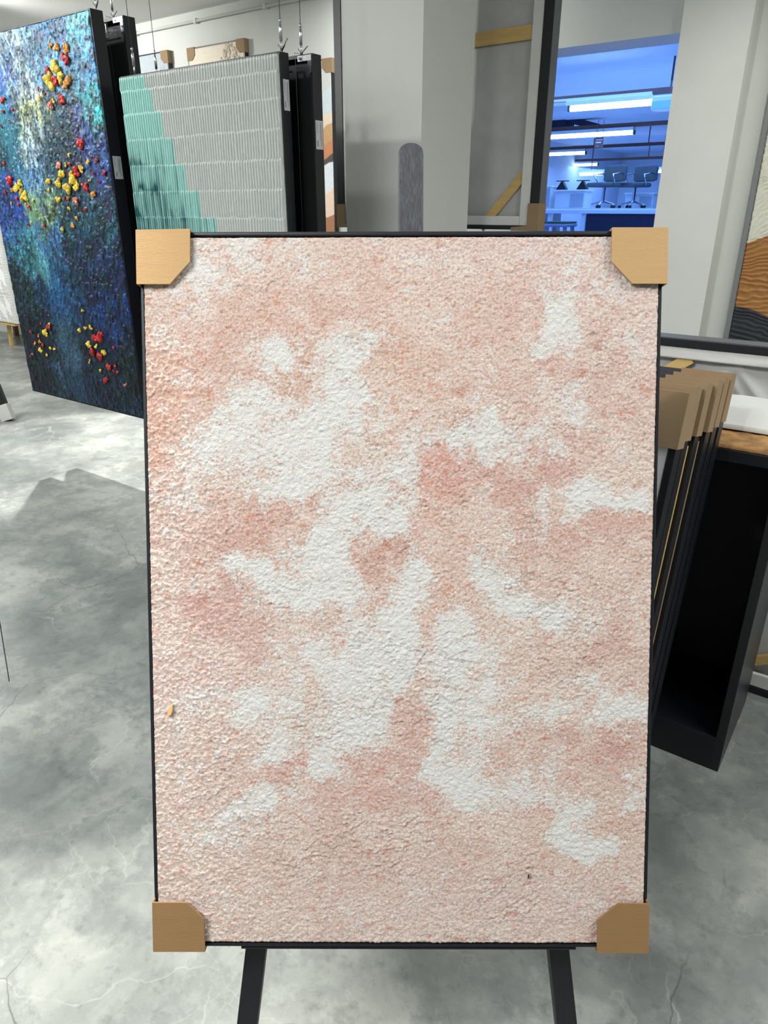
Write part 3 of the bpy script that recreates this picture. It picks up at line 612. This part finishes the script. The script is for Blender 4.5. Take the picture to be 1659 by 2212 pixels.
# ================================================================= BIG PAINTING SHOWING ITS BACK, BEHIND THE COLUMN
YC = 3.6; c0 = on_y(725, 250, YC); c1 = on_y(1179, 250, YC); zc0 = on_y(1150, 497, YC).z; zc1 = 2.78
WC, HCc = c1.x - c0.x, zc1 - zc0
cb = thing('framed_painting', 'large framed painting seen from the back behind the column, pale cloth with pine bars', 'painting', (c0.x, YC, zc0))
part('frame', M['black'], cb, (0, .05, 0, .055, 0, HCc), (WC - .05, WC, 0, .055, 0, HCc), (.05, WC - .05, 0, .055, 0, .02), (.05, WC - .05, 0, .055, HCc - .05, HCc), bevel=.001)
M['mould'] = mat('grey_moulding', (92, 95, 97), .45, var=.06)
for xa_ in (WC, -.002): part('outer_moulding', M['mould'], cb, (xa_, xa_ + .002, .002, .075, 0, HCc), label='grey outer face of the frame')
def cloth_rel(seed, folds):
    def f(U, V):
        h = .004 * fbm(U * 3, V * 3, 3, seed)
        for (ua, va, ub, vb, am, wd) in folds:
            du, dv = ub - ua, vb - va; t = np.clip(((U - ua) * du + (V - va) * dv) / (du * du + dv * dv), 0, 1)
            d = np.hypot(U - ua - t * du, V - va - t * dv); h = h + am * np.exp(-(d / wd) ** 2) * np.sin(math.pi * np.clip(t, .02, .98)) ** .5
        return h
    return f
grid('backing_cloth', WC - .1, HCc - .09, 120, 120, cloth_rel(5, [(.5, .62, .92, .70, .004, .012), (.55, .40, .9, .30, .004, .012), (.6, .2, .85, .12, .003, .01)]), M['cloth'], cb, x0=.05, z0=.02, back=.01).location.y = .036
part('canvas_fold', M['fold'], cb, (WC - .105, WC - .05, .004, .016, .02, HCc - .05), (.05, .105, .004, .016, .02, HCc - .05), (.105, WC - .105, .004, .016, .02, .065), bevel=.003)
qa, qb = on_y(1026, 80, YC), on_y(1156, 68, YC); zbar = (qa.z + qb.z) / 2 - zc0
part('stretcher_bar', M['wood'], cb, (.06, WC - .06, .016, .026, zbar - .032, zbar + .028), bevel=.001, label='horizontal pine bar')
da, db = on_y(1131, 372, YC), on_y(1042, 480, YC); bm = bmesh.new()
beam(bm, (da.x - c0.x + .03, .022, da.z - zc0 + .03), (db.x - c0.x - .02, .022, db.z - zc0 - .03), .046, .010); obj('stretcher_bar', bm, M['wood'], cb, bevel=.001, label='diagonal pine corner brace')
for sx in (-1, 1):
    ox = WC + .005 if sx > 0 else -.005; X_ = lambda k: ox - sx * k
    bm = bmesh.new(); prism(bm, [(X_(0), -.004), (X_(.15), -.004), (X_(.15), .012), (X_(.062), .02), (X_(.062), .125), (X_(0), .125)], -.006, -.003)
    xa, xb = sorted((X_(0), X_(.0025))); bx(bm, xa, xb, -.003, .078, -.004, .125)
    xa, xb = sorted((X_(.003), X_(.15))); bx(bm, xa, xb, -.003, .078, -.004, -.001)
    obj('corner_protector', bm, M['cardd'], cb, label='brown cardboard corner')

# ================================================================= WAVE RELIEF PAINTING ON THE BACK WALL, RIGHT
YV = YW - .06; v0 = on_y(1564, 728, YV); xv = v0.x; WV, HV, zv = 1.0, 2.0, .55
wv = thing('framed_painting', 'wavy relief painting in white, ochre and charcoal on the wall right of the pier', 'painting', (xv, YV, zv))
M['greyframe'] = mat('grey_lip_frame', (128, 131, 132), .45, var=.05)
floater(wv, WV, HV, .05, lip=.026, m=M['greyframe'])
pa, pb, pc, pd = [on_y(a, b, YV) for a, b in ((1600, 531), (1659, 506), (1576, 660), (1659, 683))]
def wave_t(U, V):
    x, z = U * (WV - .06) + .03, V * (HV - .06) + .03
    b1 = pa.z - zv + (x - (pa.x - xv)) * (pb.z - pa.z) / (pb.x - pa.x) * .9 + .35 * np.clip(x - .12, 0, 1) ** 1.5
    b2 = pc.z - zv + (x - (pc.x - xv)) * (pd.z - pc.z) / (pd.x - pc.x) + .012 * np.sin(x * 16)
    return x, z, b1, b2
def wave_col(U, V):
    x, z, b1, b2 = wave_t(U, V)
    c = np.ones(U.shape + (1,)) * nlin((224, 222, 206)); m1 = smooth(b1 - z, -.003, .003)[..., None]; c = c * (1 - m1) + m1 * nlin((176, 128, 76))
    m2 = smooth(b2 - z, -.003, .003)[..., None]; return c * (1 - m2) + m2 * nlin((58, 62, 68))
def wave_rel(U, V):
    x, z, b1, b2 = wave_t(U, V); s = np.where(z > b1, z - b1 * .9 - .18 * x, np.where(z > b2, z * 1.0 - .3 * x * x, z + .25 * x))
    ph = s * 38 + 1.6 * (fbm(x * 7, z * 7, 3, 12) - .5) * 2; sw = ph - np.floor(ph)
    return .012 * np.where(sw < .9, sw / .9, (1 - sw) / .1) ** 1.6 * (.5 + fbm(x * 5, z * 9, 2, 18)) + .004
M['wave'] = attr_mat('wave_relief', .7, .2, 160, .06, 40, .3)
grid('canvas', WV - .06, HV - .06, 160, 520, wave_rel, M['wave'], wv, wave_col, x0=.03, z0=.03, back=.03)

# ================================================================= BLACK OPEN PLINTH, LOWER RIGHT
p0 = on_z(1550, 1668, 0); PX1, PY0, PH, PD = p0.x, p0.y, .95, .393; PX0 = PX1 - .72
plinth = thing('display_plinth', 'black open-fronted display plinth standing on the floor at the right', 'plinth', (PX0, PY0, 0))
pw = PX1 - PX0; st = .024
part('side_panel', M['boxgrey'], plinth, (pw - st, pw, 0, PD, 0, PH), bevel=.001)
part('side_panel', M['boxgrey'], plinth, (0, st, 0, PD, 0, PH), bevel=.001)
part('back_panel', M['blackin'], plinth, (st, pw - st, PD - .02, PD, 0, PH - .03))
part('top_panel', M['black'], plinth, (st, pw - st, 0, PD, PH - .03, PH), bevel=.001)
part('base_panel', M['black'], plinth, (st, pw - st, .0, PD - .02, 0, .112), bevel=.001)
def lump(seed, amp):
    return lambda U, V: amp * fbm(U * 14, V * 9, 4, seed)
bd = thing('textured_board', 'rough golden-brown textured board lying on top of the black plinth', 'board', (PX0 + .02, PY0 + .006, PH))
g = grid('board_face', pw - .022, PD - .03, 160, 90, lambda U, V: .010 * fbm(U * 10, V * 10, 4, 3) * (1 + .6 * (fbm(U * 40, V * 30, 2, 4) - .5)), M['gold'], bd, back=.006); g.rotation_euler.x = -math.pi / 2; g.location.z = .007
g.location.y = .0
g.rotation_euler = (math.radians(-90), 0, 0)
fsh = thing('foam_sheet', 'white soft foam sheet folded over the golden board on the plinth', 'foam sheet', (PX0 + .03, PY0, PH + .019))
def foam_rel(U, V):
    e = np.minimum(smooth(V, 0, .35), smooth(1 - V, 0, .25)); return .035 * e ** .7 * (.75 + .5 * fbm(U * 3, V * 2, 2, 6)) + .012
gf = grid('sheet', pw - .03, .25, 120, 60, foam_rel, M['foam'], fsh, back=0.0)
gf.rotation_euler = (math.radians(-90), 0, 0); gf.location.y = .125

# ---- framed pictures leaning in a file against the plinth's front
AL = math.radians(12); ta = math.tan(AL)
tops = [(1487, 853), (1503, 839), (1527, 832), (1551, 826), (1565, 819), (1580, 810)]
names = ['white canvas in black frame, frontmost of the row leaning on the plinth', 'second framed canvas from the front of the row leaning on the plinth', 'third framed canvas from the front of the row leaning on the plinth',
         'fourth framed canvas from the front, third from the back, leaning on the plinth', 'second framed canvas from the back of the row leaning on the plinth', 'rearmost framed canvas leaning on the plinth, its cardboard corner furthest right']
dF = .046; pit_f = .068
yb5 = PY0 - .012 - (dF + .006) / math.cos(AL) - PH * ta
first = None
for i, (a, b) in enumerate(tops):
    y0 = yb5 - (5 - i) * pit_f
    d = ray(a, b); t = (y0 + CAM_Z * ta) / (d.y - d.z * ta); p = CAM + d * t          # front plane  y = y0 + z tan
    hh = p.z / math.cos(AL) - .003; wF = .42
    r = thing('leaning_painting', names[i], 'painting', (p.x - wF, y0, 0.004), (-AL, 0, 0), group='framed canvases leaning in a row against the plinth')
    floater(r, wF, hh, dF, lip=.014)
    part('canvas', M['whitecan'] if i == 0 else M['whitecan'], r, (.016, wF - .016, .003, .02, .016, hh - .016), bevel=.002)
    protector(r, wF, hh, dF, 1, 1, .115, M['cardd'], cx=.03, cz=.03)
    if i in (1, 2): part('stretcher_bar', M['wood'] if i == 1 else M['cardd'], r, (.02, wF - .001, dF, dF + .016, .01, hh - .125), label='pale timber edge at the back' if i == 1 else None)

# ---- large painting showing its back behind the plinth
YB = PY0 + PD + .06; bt = on_y(1500, 735, YB); zbt = bt.z
bx0, bx1 = -.95, .62; WB = bx1 - bx0
bb = thing('framed_painting', 'wide painting seen from the back behind the plinth, cloth with loose folds and black frame', 'painting', (bx0, YB, 0.0))
part('frame', M['black'], bb, (0, .02, 0, .055, 0, zbt), (WB - .02, WB, 0, .055, 0, zbt), (.02, WB - .02, 0, .055, 0, .024), (.02, WB - .02, 0, .055, zbt - .024, zbt), bevel=.0015)
for bb_ in ((0, WB, .002, .075, zbt, zbt + .002), (WB, WB + .002, .002, .075, 0, zbt)): part('outer_moulding', M['mould'], bb, bb_, label='grey outer face of the frame')
px_u = lambda a, b: ((on_y(a, b, YB).x - bx0 - .02) / (WB - .04), (on_y(a, b, YB).z - .024) / (zbt - .048))
f1, f2, f3, f4 = px_u(1560, 800), px_u(1640, 880), px_u(1480, 840), px_u(1590, 795)
grid('backing_cloth', WB - .04, zbt - .048, 200, 160, cloth_rel(9, [f4 + px_u(1659, 900) + (.02, .012), f1 + px_u(1625, 900) + (.012, .01), f3 + f4 + (.012, .012)]), M['cloth'], bb, x0=.02, z0=.024, back=.006).location.y = .036
grid('canvas_fold', WB - .04, .034, 160, 8, lambda U, V: .006 * fbm(U * 14, V * 1.5, 3, 4) + .003, M['fold'], bb, x0=.02, z0=zbt - .06, back=.012).location.y = .012
part('canvas_fold', M['fold'], bb, (.02, WB - .02, .006, .02, .024, .075), bevel=.004)
s1, s2 = on_y(1478, 776, YB), on_y(1450, 800, YB); bm = bmesh.new()
beam(bm, (s1.x - bx0 + .015, .017, s1.z + .004), (s2.x - bx0 - .10, .017, s2.z - .07), .036, .010); obj('stretcher_bar', bm, M['wood'], bb, label='pine corner brace')
s1 = on_y(1635, 1425, YB); bm = bmesh.new(); beam(bm, (s1.x - bx0 - .06, .012, s1.z - .045), (s1.x - bx0 + .1, .012, s1.z + .05), .03, .014); obj('stretcher_bar', bm, M['wood'], bb, label='pine corner brace')

# ================================================================= FAR LEFT
WY = 4.2; w1 = on_y(38, 700, WY)
wr = thing('relief_painting', 'white woven-look relief panel on a wooden easel at the far left', 'painting', (w1.x - .8, WY, w1.z))
def wv_col(U, V): return np.ones(U.shape + (1,)) * nlin((226, 226, 222))
def wv_rel(U, V):
    x, z = U * .8, V * 1.1; k = (np.floor(x / .16) + np.floor(z / .16 + x / .16)) % 2
    ph = np.where(k == 0, z * 70, (x * .7 + z) * 50); b = np.where(U > .93, z * 60, ph)
    return .012 * np.abs(np.sin(math.pi * b)) + .004
grid('canvas', .8, 1.1, 160, 260, wv_rel, mat('white_relief', (228, 228, 224), .7), wr, back=.03)
part('side_edge', M['whitecan'], wr, (.0, .8, .03, .045, 0, 1.1), bevel=.002)
we = thing('wooden_easel', 'light wooden easel legs under the white relief panel at the far left', 'easel', (w1.x - .4, WY + .05, 0))
la = on_z(20, 748, .0); lb = on_y(2, 690, WY + .07)
for s, x in ((1, la.x - w1.x + .4), (-1, -.33)):
    bm = bmesh.new(); beam(bm, (x, la.y - WY - .05 + .03, 0), (x * .55, .13, 1.5), .045, .03); obj('leg', bm, M['wood'], we, bevel=.002)
bm = bmesh.new(); kb = on_z(36, 725, 0); beam(bm, (kb.x - w1.x + .4, kb.y - WY - .05, 0), (0, .18, 1.4), .05, .05); obj('back_leg', bm, mat('brown_leg', (128, 96, 66), .6), we, bevel=.002, label='darker wooden rear leg')
part('tray', M['wood'], we, (-.40, .34, -.055, .11, w1.z - .03, w1.z - .004), bevel=.002)

ft = on_z(23, 908, 0); tilt = math.radians(10)
EM = Matrix.Translation((ft.x, ft.y, 0)) @ Matrix.Rotation(math.radians(35), 4, 'Z') @ Matrix.Translation((-.60, -.06, 0)) @ Matrix.Rotation(-tilt, 4, 'X')
easel(EM, 'black easel with white foam foot covers at the left edge of the photo', 0, .022, 1.5, (((-.3, 1.0), (-.58, .0)), ((.3, 1.0), (.59, .0))), .07, ((-.2, .55), (.2, .55), .02), 1.1, feet=M['foam'], y0=.0, dep=.04)

wb = on_z(20, 1472, .02); bm = bmesh.new(); w_top = on_y(-6, 1310, wb.y)
tube(bm, [wb, wb + (w_top - wb) * .5 + Vector((.0, 0, 0)), w_top, Vector((w_top.x - .05, w_top.y, 1.4)), Vector((w_top.x - .06, w_top.y, HC))], .0018, 6)
tag(obj('loose_wire', bm, M['wire']), 'thin loose steel wire hanging down to the floor at the left edge', 'wire')

# ================================================================= THE ROOM BEYOND THE OPENING
ZC2 = 3.15; YE = 26; FZ = .45
struct('floor_far', M['bwall'], (-9, 20, YW + TH, YE, FZ - .1, FZ))
struct('ceiling_far', M['bwall'], (-9, 20, YW + TH, YE, ZC2, ZC2 + .1))
struct('wall_far', M['bwall'], (-9, 20, YE, YE + .2, 0, ZC2))
struct('wall_far_left', M['bwall'], (-9.2, -9, YW + TH, YE, 0, ZC2))
struct('wall_far_right', M['bwall'], (20, 20.2, YW + TH, YE, 0, ZC2))
struct('trim_3', M['bwall'], (-9, op_l, YW + TH, YW + TH + .02, 0, ZC2), (op_r, 20, YW + TH, YW + TH + .02, 0, ZC2), (op_l, op_r, YW + TH, YW + TH + .02, op_t, ZC2))
struct('trim_4', M['bwall'], (-9, 20, 7.6, 8.1, 2.98, ZC2))
def zat(px, py, y): return on_y(px, py, y).z
TR = [(10.0, 205, [(1235, 1410)]), (13.6, 272, [(1178, 1368)]), (17.8, 315, [(1172, 1264)]), (22.0, 344, [(1170, 1290)])]
for k, (y, py, tubes) in enumerate(TR):
    z = zat(1320, py, y)
    tn = thing('cable_trunking', ['brown lighting trunking in the blue room, nearest and highest in view', 'second brown lighting trunking from the front in the blue room', 'third brown lighting trunking from the front in the blue room', 'rearmost brown lighting trunking in the blue room'][k], 'trunking', (0, y, z), group='brown trunking rails')
    xa, xb = on_y(1150, py, y).x, on_y(1480, py, y).x
    part('rail', M['brown'], tn, (xa, xb, -.03, .03, -.035, .03), bevel=.004)
    if k == 0: part('slot_strip', M['tubehouse'], tn, (xa, on_y(1410, py, y).x, -.034, -.03, -.034, -.004))
    for px in ((1447, 1180) if k < 2 else (1400, 1180)):
        bm = bmesh.new(); tube(bm, [(on_y(px, py, y).x, 0, .03), (on_y(px, py, y).x, 0, ZC2 - z)], .012, 8); obj('drop_rod', bm, M['brown'], tn)
    for (ta_, tb_) in tubes:
        x0, x1 = on_y(ta_, py + 25, y).x, on_y(tb_, py + 25, y).x
        sl = thing('ceiling_strip_light', ['lit fluorescent strip light nearest in the blue room', 'second lit strip light from the front in the blue room', 'third lit strip light from the front in the blue room', 'fourth lit strip light, the lowest long one in the blue room'][k], 'strip light', (x0, y, z - .04), group='lit strip lights in the blue room')
        L = x1 - x0
        bm = bmesh.new(); prism(bm, [(-.06, -.05), (L + .0, -.05), (L, .004), (-.06, .004)], -.06, .06); obj('housing', bm, M['tubehouse'], sl, bevel=.004)
        bm = bmesh.new(); tube(bm, [(0, -.03, -.085), (L, -.03, -.085)], .032, 12); obj('tube', bm, M['tube'], sl, smoothed=True)
        part('end_cap', M['green'], sl, (-.03, 0, -.06, .0, -.115, -.05)); part('end_cap', M['green'], sl, (L, L + .03, -.06, 0, -.115, -.05))
y = 10.0; z = zat(1430, 215, y); a0 = on_y(1412, 215, y).x
ac = thing('ceiling_unit', 'pale green perforated box unit beside the nearest strip light', 'vent unit', (a0, y - .08, z - .12))
part('body', M['tubehouse'], ac, (0, .6, 0, .2, 0, .16), bevel=.02); part('grille', mat('mint_grille', (150, 205, 205), .5, bump=.6, bscale=120), ac, (.01, .59, -.004, 0, .02, .10))
# small direction board hanging from trunking
y = 13.4; q = on_y(1294, 309, y)
sg = thing('hanging_sign', 'small brown hanging notice board below the second strip light', 'sign', (q.x, y, q.z))
part('board', M['brown'], sg, (-.075, .075, -.01, .01, -.085, .085), bevel=.003)
part('faint_marks', M['tag'], sg, (-.055, .055, -.012, -.01, .045, .052), (-.055, .04, -.012, -.01, -.0, .018), (-.045, .0, -.012, -.01, -.05, -.045))
bm = bmesh.new(); tube(bm, [(-.05, 0, .08), (-.05, 0, .35)], .004, 6); tube(bm, [(.05, 0, .08), (.05, 0, .35)], .004, 6); obj('hanger', bm, M['wire'], sg)
# dark duct near the ceiling
y = 15.5; a, b = on_y(1150, 247, y), on_y(1219, 281, y)
du = thing('ventilation_duct', 'dark square ventilation duct at the left of the blue room', 'duct', (a.x, y, b.z))
part('duct_body', M['navy'], du, (0, b.x - a.x, 0, .5, 0, a.z - b.z), bevel=.01)
c_, d_ = on_y(1237, 252, y), on_y(1292, 275, y); bm = bmesh.new(); beam(bm, (b.x - a.x, .2, on_y(1222, 256, y).z - b.z), (d_.x - a.x, .2, d_.z - b.z), .12, .2); obj('duct_branch', bm, M['navy'], du)
# counter and its things
YCo = 9.0; k0, k1, kn = on_y(1120, 450, YCo).x, on_y(1440, 450, YCo).x, on_y(1265, 470, YCo).x; ZCo = 1.478
co = thing('counter', 'long white counter with navy front panel in the blue room', 'counter', (k0, YCo, FZ))
part('worktop', M['desk'], co, (0, k1 - k0, 0, .7, ZCo - FZ - .045, ZCo - FZ), bevel=.004)
part('front_panel', M['navy'], co, (kn - k0, k1 - k0 - .02, .02, .05, 0, ZCo - FZ - .045))
for px in (1258, 1185):
    x = on_y(px, 470, YCo).x - k0; part('leg', M['desk'], co, (x - .025, x + .025, .03, .08, 0, ZCo - FZ - .045))
part('end_panel', M['navy'], co, (on_y(1243, 470, YCo).x - k0, on_y(1251, 470, YCo).x - k0, .3, .34, 0, ZCo - FZ - .045))
q = on_y(1211, 470, 8.6)
so = thing('bar_stool', 'grey bar stool under the left end of the white counter', 'stool', (q.x, 8.6, FZ))
part('seat', M['stool'], so, (-.16, .16, -.16, .16, .84, .88), bevel=.02)
for sx, sy in ((-1, -1), (1, -1), (1, 1), (-1, 1)):
    bm = bmesh.new(); beam(bm, (sx * .11, sy * .11, .84), (sx * .2, sy * .2, 0), .035, .035); obj('leg', bm, M['stool'], so)
bm = bmesh.new()
for a, b in (((-.17, -.17), (.17, -.17)), ((.17, -.17), (.17, .17)), ((.17, .17), (-.17, .17)), ((-.17, .17), (-.17, -.17))): beam(bm, a + (.3,), b + (.3,), .02, .02, Vector((0, 0, 1)))
obj('footrest', bm, M['stool'], so)
part('pad', M['green'], so, (-.15, .15, -.15, .15, .88, .9), bevel=.008)
# long desk at the back carrying the chairs
YD = 13.4; d0, d1 = on_y(1110, 440, YD).x, on_y(1460, 440, YD).x; ZD = 1.49
dk = thing('long_desk', 'long white desk behind the counter with chairs stood on it', 'desk', (d0, YD, FZ))
part('desktop', M['desk'], dk, (0, d1 - d0, 0, 2.1, ZD - FZ - .04, ZD - FZ), bevel=.004)
for x in (.1, (d1 - d0) / 2, d1 - d0 - .1): part('leg', M['desk'], dk, (x - .03, x + .03, .1, 2.0, 0, ZD - FZ - .04))
def chair(label, px, y=14.3):
    q = on_y(px, 400, y)
    r = thing('office_chair', label, 'chair', (q.x, y, ZD), (0, 0, math.radians(-28)), group='grey chairs stood on the long desk')
    bm = bmesh.new(); prism(bm, [(-.23, .39), (-.20, .36), (.20, .36), (.23, .39), (.20, .44), (-.20, .44)], -.26, .20); obj('seat', bm, M['chair'], r, bevel=.02)
    bm = bmesh.new(); prism(bm, [(-.20, .46), (.20, .46), (.28, .48), (.28, .70), (.25, .74), (-.25, .74), (-.28, .70), (-.28, .48)], .20, .27); obj('backrest', bm, M['chair'], r, bevel=.02)
    bm = bmesh.new(); tube(bm, [(0, 0, .1), (0, 0, .37)], .03, 10); obj('gas_column', bm, M['chrome'], r)
    bm = bmesh.new()
    for k in range(5):
        a = k * 2 * math.pi / 5 + .3; beam(bm, (0, 0, .12), (.24 * math.cos(a), .24 * math.sin(a), .06), .035, .03, Vector((0, 0, 1)))
    obj('star_base', bm, M['chrome'], r)
    for k in range(5):
        a = k * 2 * math.pi / 5 + .3; part('caster', M['plastic'], r, (.24 * math.cos(a) - .025, .24 * math.cos(a) + .025, .24 * math.sin(a) - .025, .24 * math.sin(a) + .025, 0, .05), bevel=.015)
    for sx in (-.26, .26):
        bm = bmesh.new(); tube(bm, [(sx * .85, .05, .40), (sx, -.06, .58), (sx, .16, .60), (sx * .9, .24, .56)], .014, 8); obj('armrest', bm, M['chrome'], r, smoothed=True)
    return r
chair('dark grey upholstered chair on the long desk, left one of the two', 1306)
chair('dark grey upholstered chair on the long desk, right one beside the pier', 1372, 14.72)
# white office pieces on the desk
for px0, px1, pyt, lb in ((1200, 1264, 414, 'white cabinet box on the long desk under the two dark triangles'), (1168, 1190, 405, 'narrow white cabinet at the left end of the long desk'), (1352, 1412, 420, 'low white cabinet behind the right grey chair')):
    y = 13.55 if px0 < 1300 else 15.12; a, b = on_y(px0, pyt, y), on_y(px1, pyt, y)
    r = thing('white_cabinet', lb, 'cabinet', (a.x, y, ZD)); w_, h_ = b.x - a.x, a.z - ZD
    part('carcass', M['desk'], r, (0, w_, 0, .35, 0, h_), bevel=.004); part('lid', M['tubehouse'], r, (-.02, w_ + .02, -.03, .36, h_, h_ + .025), bevel=.004)
    part('drawer_front', mat('grey_front', (170, 180, 190), .5), r, (w_ * .52, w_ * .96, -.008, 0, .02, h_ - .04))
for px, lb in ((1214, 'black triangular stand on the white cabinet, left of two'), (1258, 'dark triangular stand on the white cabinet, right of two')):
    y = 13.72; a = on_y(px, 411, y); b = on_y(px, 395, y); r = thing('triangle_stand', lb, 'stand', (a.x, y, on_y(1200, 414, 13.55).z + .034))
    bm = bmesh.new(); hw = .105; prism(bm, [(-hw, 0), (hw, 0), (.01, .14), (-.01, .14)], -.05, .05); obj('wedge', bm, M['plastic'], r, bevel=.003)
    part('top_bar', M['plastic'], r, (-.12, .12, -.02, .02, .14, .155))
y = 20; a, b = on_y(1348, 362, y), on_y(1432, 366, y)
s5 = thing('ceiling_strip_light', 'short lit strip light right of the grey chairs by the pier', 'strip light', (on_y(1412, 368, y).x, y, on_y(1412, 368, y).z), group='lit strip lights in the blue room')
part('housing', M['tubehouse'], s5, (-.05, .45, -.05, .05, 0, .07), bevel=.004); part('drop_rod', M['brown'], s5, (.18, .2, -.01, .01, .07, ZC2 - s5.location.z))
bm = bmesh.new(); tube(bm, [(0, -.03, -.03), (.4, -.03, -.03)], .035, 10); obj('tube', bm, M['tube'], s5, smoothed=True)
s6 = thing('ceiling_strip_light', 'short lit strip light just left of the left grey chair', 'strip light', (on_y(1254, 374, y).x, y, on_y(1254, 374, y).z), group='lit strip lights in the blue room')
part('housing', M['tubehouse'], s6, (-.05, .65, -.05, .05, 0, .07), bevel=.004); part('drop_rod', M['brown'], s6, (.28, .3, -.01, .01, .07, ZC2 - s6.location.z))
bm = bmesh.new(); tube(bm, [(0, -.03, -.03), (.6, -.03, -.03)], .035, 10); obj('tube', bm, M['tube'], s6, smoothed=True)

# ================================================================= LIGHTS
def area(loc, target, size, power, col=(1, 1, 1), sy=None):  # unseen area lamp added as soft fill, no fixture modelled
    l = bpy.data.lights.new('fill_lamp', 'AREA'); l.energy = power; l.color = col; l.size = size
    if sy: l.shape = 'RECTANGLE'; l.size_y = sy
    o = bpy.data.objects.new('fill_lamp', l); C.objects.link(o); o.location = loc
    o.rotation_euler = (Vector(target) - Vector(loc)).to_track_quat('-Z', 'Y').to_euler(); return o
def spot(loc, target, power, ang, blend=.3, col=(1, 1, 1), r=.04):
    l = bpy.data.lights.new('track_spot', 'SPOT'); l.energy = power; l.color = col; l.spot_size = math.radians(ang); l.spot_blend = blend; l.shadow_soft_size = r
    o = bpy.data.objects.new('track_spot', l); C.objects.link(o); o.location = loc
    o.rotation_euler = (Vector(target) - Vector(loc)).to_track_quat('-Z', 'Y').to_euler(); return o
mc = MM @ Vector((W0 / 2, 0, H0 * .55))
# ceiling track spots
spot(tuple(CAM + FH * -.15 + RH * -.85 + Vector((0, 0, 1.42))), tuple(mc + Vector((0, 0, -.05))), 56, 70, .6, (1, .98, .95), .03)
spot(tuple(CAM + FH * -.1 + RH * 1.0 + Vector((0, 0, 1.42))), tuple(mc + Vector((0, 0, -.1))), 16, 70, .7, (1, .98, .96), .05)
spot((-4.9, .3, 2.9), (-3.8, 2.17, 1.95), 170, 66, .6, (1, .99, .97), .05)
spot((-3.9, 1.2, 2.95), (-2.9, 2.2, 1.95), 42, 60, .8, (1, 1, 1), .05)
q1, q2 = on_z(140, 975, 0), on_z(300, 2140, 0)
spot((q1.x - .6, q1.y + .5, 2.9), tuple(q1), 620, 40, .3, (1, .99, .95), .03)
spot((q2.x - .35, q2.y + .3, 2.9), tuple(q2), 480, 24, .9, (1, .98, .90), .04)
spot((-6.5, 3.2, 2.9), (-6.0, 4.8, 2.1), 150, 95, .8, (1, .99, .96), .05)
spot((-.2, 2.6, 2.9), (-.85, 4.6, 1.5), 80, 60, .8, (1, 1, .95), .06)
for loc, pw_ in (((-5.5, .8, 2.95), 105), ((-1.2, -1.2, 2.95), 105), ((1.2, 1.4, 2.95), 55), ((-8, 2.5, 2.95), 90), ((-3.2, 4.2, 2.95), 26), ((.9, 3.4, 2.95), 24)):
    area(loc, (loc[0], loc[1], 0), 1.0, pw_, (.98, 1, .98))
# added blue area fill for the office, the last one low and aimed upward
for y in (7.5, 10.5, 14.5, 19, 23): area((on_y(1310, 300, y).x, y, 2.9 if y < 12 else 2.6), (on_y(1310, 300, y).x, y, 0), 3.0, 98, (.16, .36, 1.0))
area((on_y(1310, 300, 9).x, 11.5, .8), (on_y(1310, 300, 9).x, 10.5, 3.1), 3.0, 66, (.16, .36, 1.0))
w = bpy.data.worlds.new('world'); bpy.context.scene.world = w; w.use_nodes = True
w.node_tree.nodes['Background'].inputs[0].default_value = (.9, .95, 1, 1); w.node_tree.nodes['Background'].inputs[1].default_value = .4

# ================================================================= CAMERA
cd = bpy.data.cameras.new('camera'); cam = bpy.data.objects.new('camera', cd); C.objects.link(cam)
cd.sensor_fit = 'HORIZONTAL'; cd.sensor_width = 36; cd.lens = 36 * F_PX / 1659; cd.clip_start = .05; cd.clip_end = 100
cam.location = CAM; cam.rotation_euler = (math.radians(90) - PITCH, 0, YAW)
sc = bpy.context.scene; sc.camera = cam
sc.view_settings.view_transform = 'Standard'; sc.view_settings.look = 'None'; sc.view_settings.exposure = 0
sc.cycles.max_bounces = 5; sc.cycles.diffuse_bounces = 4; sc.cycles.glossy_bounces = 3; sc.cycles.transmission_bounces = 1
sc.cycles.caustics_reflective = False; sc.cycles.caustics_refractive = False
sc.cycles.use_adaptive_sampling = True; sc.cycles.adaptive_threshold = .08
